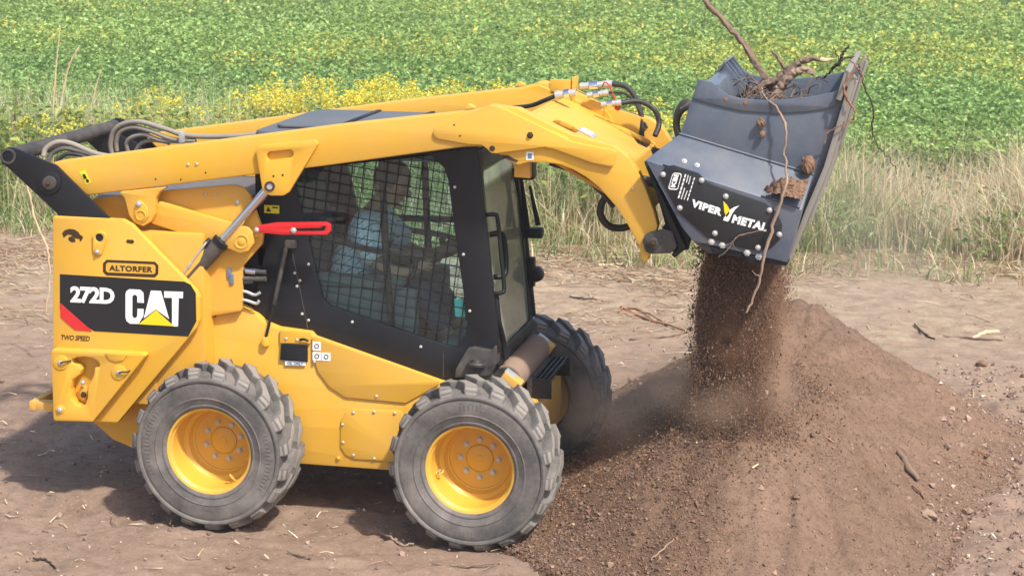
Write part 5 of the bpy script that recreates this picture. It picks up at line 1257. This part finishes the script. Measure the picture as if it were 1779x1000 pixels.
branch('hanging_root', [(1324, 152), (1326, 166), (1336, 177), (1350, 189), (1361, 210), (1365, 238), (1362, 262), (1366, 290), (1366, 318), (1360, 340), (1348, 376), (1338, 410), (1328, 448), (1318, 490), (1308, 520), (1297, 544)],
       [.005, .0055, .006, .0065, .0065, .007, .007, .0075, .0075, .007, .0065, .006, .005], 'bark_pale', 'long pale root hanging over the bucket side down past the soil stream', 'root', Y=[-.3, -.5, -.60, -.64, -.66, -.68, -.70, -.76, -.82, -.845, -.85, -.85, -.86, -.86, -.86, -.86], amp=.005, n=4,
       twigs=[([(1321, 480, -.86), (1312, 476, -.87), (1306, 470, -.87)], [.003, .0015])])
branch('vine', [(1490, 118), (1472, 140), (1466, 160), (1478, 182), (1484, 200), (1472, 214), (1452, 222), (1438, 232), (1432, 250)], [.006, .006, .005, .004, .003], 'root_red', 'thin reddish root draped over the bucket lip', 'root', Y=-.68, amp=.006, twigs=[([(1490, 118, -.68), (1478, 104, -.66), (1484, 98, -.66)], [.005, .003]), ([(1490, 118, -.68), (1498, 128, -.68), (1494, 150, -.68)], [.004, .002])])
branch('vine', [(1492, 110), (1500, 145), (1515, 184), (1516, 232), (1522, 250), (1540, 270), (1552, 286), (1558, 304)], [.004, .004, .003, .002], 'bark_dark', 'thin dark vine dangling free beyond the bucket lip', 'vine', Y=.45, amp=.008, twigs=[([(1516, 232, .45), (1528, 226, .46), (1534, 214, .46)], [.002, .001]), ([(1540, 270, .45), (1552, 266, .46)], [.002, .001])])
branch('twig', [(1330, 398), (1300, 406), (1280, 412), (1268, 424), (1256, 428)], [.002, .003, .004, .003, .002], 'bark', 'small bare rootlet caught across the bolted bucket cover', 'twig', Y=-.825, amp=.004, twigs=[([(1280, 412, -.825), (1262, 436, -.83), (1248, 446, -.83)], [.003, .002]), ([(1272, 418, -.825), (1276, 430, -.83), (1284, 436, -.83)], [.002, .001])])
# fine rootlets tangled on the soil in the bucket
tv_, tf_ = [], []
for k in range(90):
    x0 = random.uniform(1.98, 2.42); y0 = random.uniform(-.5, .45); z0 = 2.30+random.uniform(0, .14); a = random.uniform(0, 6.28); l_ = random.uniform(.08, .26)
    P = [Vector((x0+math.cos(a)*l_*t+random.uniform(-.02, .02), y0+math.sin(a)*l_*t+random.uniform(-.02, .02), z0+.05*math.sin(t*3)+random.uniform(-.015, .015))) for t in (0, .33, .66, 1)]
    vs, fs = tube_geo(catmull(P, 3), [.005, .003, .002], 4, False); o0 = len(tv_); tv_ += vs; tf_ += [tuple(i+o0 for i in f) for f in fs]
kind(mobj('rootlets', tv_, tf_, M['bark'], None, 60), 'stuff', 'tangle of fine rootlets on the soil in the bucket')

def clod(name, loc, size, label, mat='clod', cat='clod', group=None, seed=1, amp=.35):
    bm = bmesh.new(); bmesh.ops.create_icosphere(bm, subdivisions=4, radius=1)
    cc = np.array([v.co.normalized() for v in bm.verts]); ff = 1+amp*(fbm(cc[:, 0]*2.2+seed*5+cc[:, 2]*1.3, cc[:, 1]*2.2+cc[:, 2]*1.7, 4, seed)-.5)*2+.25*amp*(fbm(cc[:, 0]*9+seed, cc[:, 1]*9+cc[:, 2]*7, 2, seed)-.5)*2
    for v, c, f in zip(bm.verts, cc, ff): v.co = Vector((c[0]*size[0], c[1]*size[1], c[2]*size[2]))*float(f)
    me = bpy.data.meshes.new(name); bm.to_mesh(me); bm.free(); me.materials.append(M[mat]); smooth(me, 40)
    o = bpy.data.objects.new(name, me); col.objects.link(o); o.location = loc; tag(o, label, cat, group); return o
clod('clod', V(1404, 286, -.64), (.035, .035, .05), 'brown clod stuck in the corner above the bucket housing', seed=3)
clod('clod', V(1322, 214, -.625), (.022, .02, .026), 'upper of two small clods clinging to the bucket side', seed=4)
clod('clod', V(1324, 234, -.625), (.017, .016, .02), 'lower of two small clods clinging to the bucket side', seed=5)
# lump of moist soil on the sloping housing top
cl_in = XZ([(1180, 233), (1413, 304)], YI); cl_out = XZ([(1121, 278), (1393, 365)], YO)
A = Vector((cl_in[0][0], YI, cl_in[0][1])); B = Vector((cl_in[1][0], YI, cl_in[1][1])); C3 = Vector((cl_out[0][0], YO, cl_out[0][1])); D3 = Vector((cl_out[1][0], YO, cl_out[1][1]))
nrm = (B-A).cross(C3-A).normalized(); nrm = nrm if nrm.z > 0 else -nrm
vs, fs = [], []; n1 = 34
for i in range(n1):
    for j in range(n1):
        u = .74+.245*i/(n1-1); v = .30+.68*j/(n1-1)
        P = A+(B-A)*u+((C3-A)*(1-u)+(D3-B)*u)*v
        e = min((u-.77)*7-.55*max(0, .55-v)*2, (v-.36)*4+max(0, (u-.9)*4), 1.)
        nz_ = fbm(np.array([u*34.]), np.array([v*13.]), 4, 19)[0]
        h_ = (.055*max(0, min(1, e+.9*(nz_-.5)))**.5+.03*(fbm(np.array([u*90.]), np.array([v*36.]), 3, 20)[0]-.5)) if e+.9*(nz_-.5) > 0 else -.012
        vs.append(P+nrm*(h_+.010))
for i in range(n1-1):
    for j in range(n1-1): fs.append((i*n1+j, (i+1)*n1+j, (i+1)*n1+j+1, i*n1+j+1))
o = mobj('soil_lump', vs, fs, M['clod'], None, 50, vs[n1*n1//2]); tag(o, 'crust of moist brown soil lying on the sloped bucket housing', 'soil lump')

# ================================================================== sticks, stalks and clods on the ground
def ground_stick(name, px, rad, mat, label, cat='stick', lift=.012, amp=.006, seed=1, on=None, twigs=()):
    P = []
    for x, y in px:
        p = at(x, y, Z=.02)
        if on is not None: p = at(x, y, Y=on)
        z = float(surf_z(np.array([p[0]]), np.array([p[1]]))[0]); P.append(Vector((p[0], p[1], z+lift)))
    vs, fs = tube_geo(wob(P, amp, 5, seed), rad, 7); o = mobj(name, vs, fs, M[mat], None, 60, P[0]); return tag(o, label, cat)
ground_stick('stick', [(660, 916), (678, 927), (700, 935), (718, 937)], [.006, .007, .005], 'bark_pale', 'thin pale stick on the earth left of the front near wheel')
ground_stick('stick', [(752, 973), (800, 973), (860, 976)], [.004, .005, .004], 'bark', 'long thin twig lying flat below the front near wheel')
ground_stick('stick', [(1080, 528), (1095, 536), (1130, 552), (1188, 572)], [.012, .014, .012, .008], 'root_red', 'reddish root on the straw between far wheel and soil stream')
ground_stick('stick', [(1075, 540), (1082, 531), (1110, 534), (1150, 556)], [.008, .010, .006], 'root_red', 'looped reddish rootlet on the straw behind the far front wheel')
ground_stick('stick', [(1095, 588), (1150, 584), (1196, 574)], [.008, .009, .006], 'bark', 'grey brown stick pointing at the soil stream')
ground_stick('stick', [(990, 510), (1010, 514), (1038, 512)], [.006, .009, .006], 'bark_dark', 'short dark bent stick behind the far front wheel')
ground_stick('stick', [(1040, 458), (1070, 455), (1100, 452)], [.012, .012, .008], 'wood_split', 'bleached stick at the grass edge left of the bucket coupler')
ground_stick('stick', [(1110, 478), (1140, 482), (1172, 486)], [.010, .010, .008], 'wood_split', 'pale straight stick lying under the coupler on the straw')
ground_stick('stick', [(1690, 582), (1712, 574), (1736, 568)], [.012, .018, .012], 'wood_split', 'bleached stick on bare ground at the right edge')
ground_stick('stick', [(1640, 582), (1680, 582), (1742, 586)], [.009, .010, .006], 'bark', 'thin brown stick crossing under the bleached one at right')
ground_stick('stick', [(1590, 562), (1610, 578), (1625, 586)], [.008, .009, .006], 'bark_dark', 'dark crooked twig on the ground right of the heap top')
ground_stick('stick', [(58, 966), (78, 962), (98, 976)], [.006, .007, .004], 'bark_dark', 'small dark twig near the lower left corner')
ground_stick('stick', [(500, 950), (530, 962), (542, 966)], [.005, .006, .004], 'bark', 'little brown twig below the gap between near wheels')
ground_stick('stick', [(1700, 395), (1720, 412), (1750, 420), (1775, 426)], [.008, .010, .008], 'wood_split', 'bleached dead branch lying in the grass at right', lift=.25)
def on_pile(px, guess=-.4):
    """point of the heap surface seen at a photo pixel"""
    v = FW+RT*(px[0]-PW/2)/FOC+UP*(PH/2-px[1])/FOC
    t = np.arange(9., 16., .003); p = CAM[None]+v[None]*t[:, None]; k = np.nonzero(p[:, 2] < surf_z(p[:, 0], p[:, 1]))[0]
    if len(k): return Vector(p[k[0]])
    return Vector(at(px[0], px[1], Z=0))
def pile_stick(px, rad, mat, label, lift=.012, seed=2):
    P = [on_pile(q)+Vector((0, -.3*lift, lift)) for q in px]; vs, fs = tube_geo(wob(P, .004, 5, seed), rad, 8)
    o = mobj('stick', vs, fs, M[mat], None, 60, P[0]); tag(o, label, 'stick')
pile_stick([(1560, 786), (1570, 800), (1580, 818), (1596, 837)], [.014, .020, .022, .012], 'bark', 'stubby dark brown stick half buried in the right flank of the heap')
pile_stick([(1130, 975), (1150, 958), (1172, 938)], [.004, .005, .003], 'bark_pale', 'pale twig at the foot of the heap near the bottom edge')
pile_stick([(1585, 845), (1600, 858), (1606, 868)], [.005, .006, .004], 'root_red', 'thin red brown twig just below the stubby stick on the heap')
pile_stick([(1305, 815), (1318, 810)], [.006, .005], 'wood_split', 'pale wood chip on the front of the heap')
for i, (q, s_, lab) in enumerate((((1701, 792), .045, 'larger of two dark clods at the right foot of the heap'), ((1716, 808), .03, 'smaller of two dark clods at the right foot of the heap'), ((1610, 898), .045, 'flat pale clod low on the right flank of the heap'),
                                 ((1706, 634), .04, 'dark clod on churned ground at the right edge'), ((1384, 864), .016, 'small pebble in the middle of the heap front'), ((400, 985), .018, 'small clod at the bottom edge below the rear wheel'))):
    p = on_pile(q); clod('clod', p+Vector((0, 0, s_*.25)), (s_*1.2, s_, s_*.7), lab, 'clod' if i != 2 else 'bark_pale', seed=20+i)
# tall stalks at the left edge
def stalk(px, Y, rad, mat, label):
    pts = [V(x, y, Y) for x, y in px]; b = pts[-1].copy(); b.z = 0; pts = pts+[b] if pts[-1].z > .03 else pts
    vs, fs = tube_geo(wob(pts, .004, 5, 8), rad, 6); o = mobj('dry_stalk', vs, fs, M[mat], None, 60, pts[-1]); tag(o, label, 'stalk'); return o
stalk([(105, 45), (100, 90), (96, 140), (92, 200)], 9.4, [.004, .008, .009, .010], 'wood_split', 'tall thin pale stalk at left, taller of the pair above the weeds')
stalk([(137, 82), (122, 110), (112, 150), (104, 200)], 9.2, [.010, .009, .009, .010], 'wood_split', 'leaning pale reed at left with a drooping tip')
stalk([(176, 122), (170, 140), (164, 165), (158, 200)], 9.6, [.005, .008, .009, .010], 'wood_split', 'short pale reed right of the two tall ones at left')
stalk([(28, 160), (26, 200), (24, 240)], 8.9, [.008, .012, .014], 'bark', 'dead brown stem among the goldenrod at the left edge')
branch('vine', [(46, 318), (54, 350), (64, 392), (78, 420), (84, 450), (86, 490), (80, 540)], [.006, .007, .008, .008, .007], 'wood_split', 'pale dry vine hanging down just behind the loader tail', 'vine', Y=[2.4, 2.4, 2.4, 2.4, 2.4, 2.4, 2.4], amp=.006)
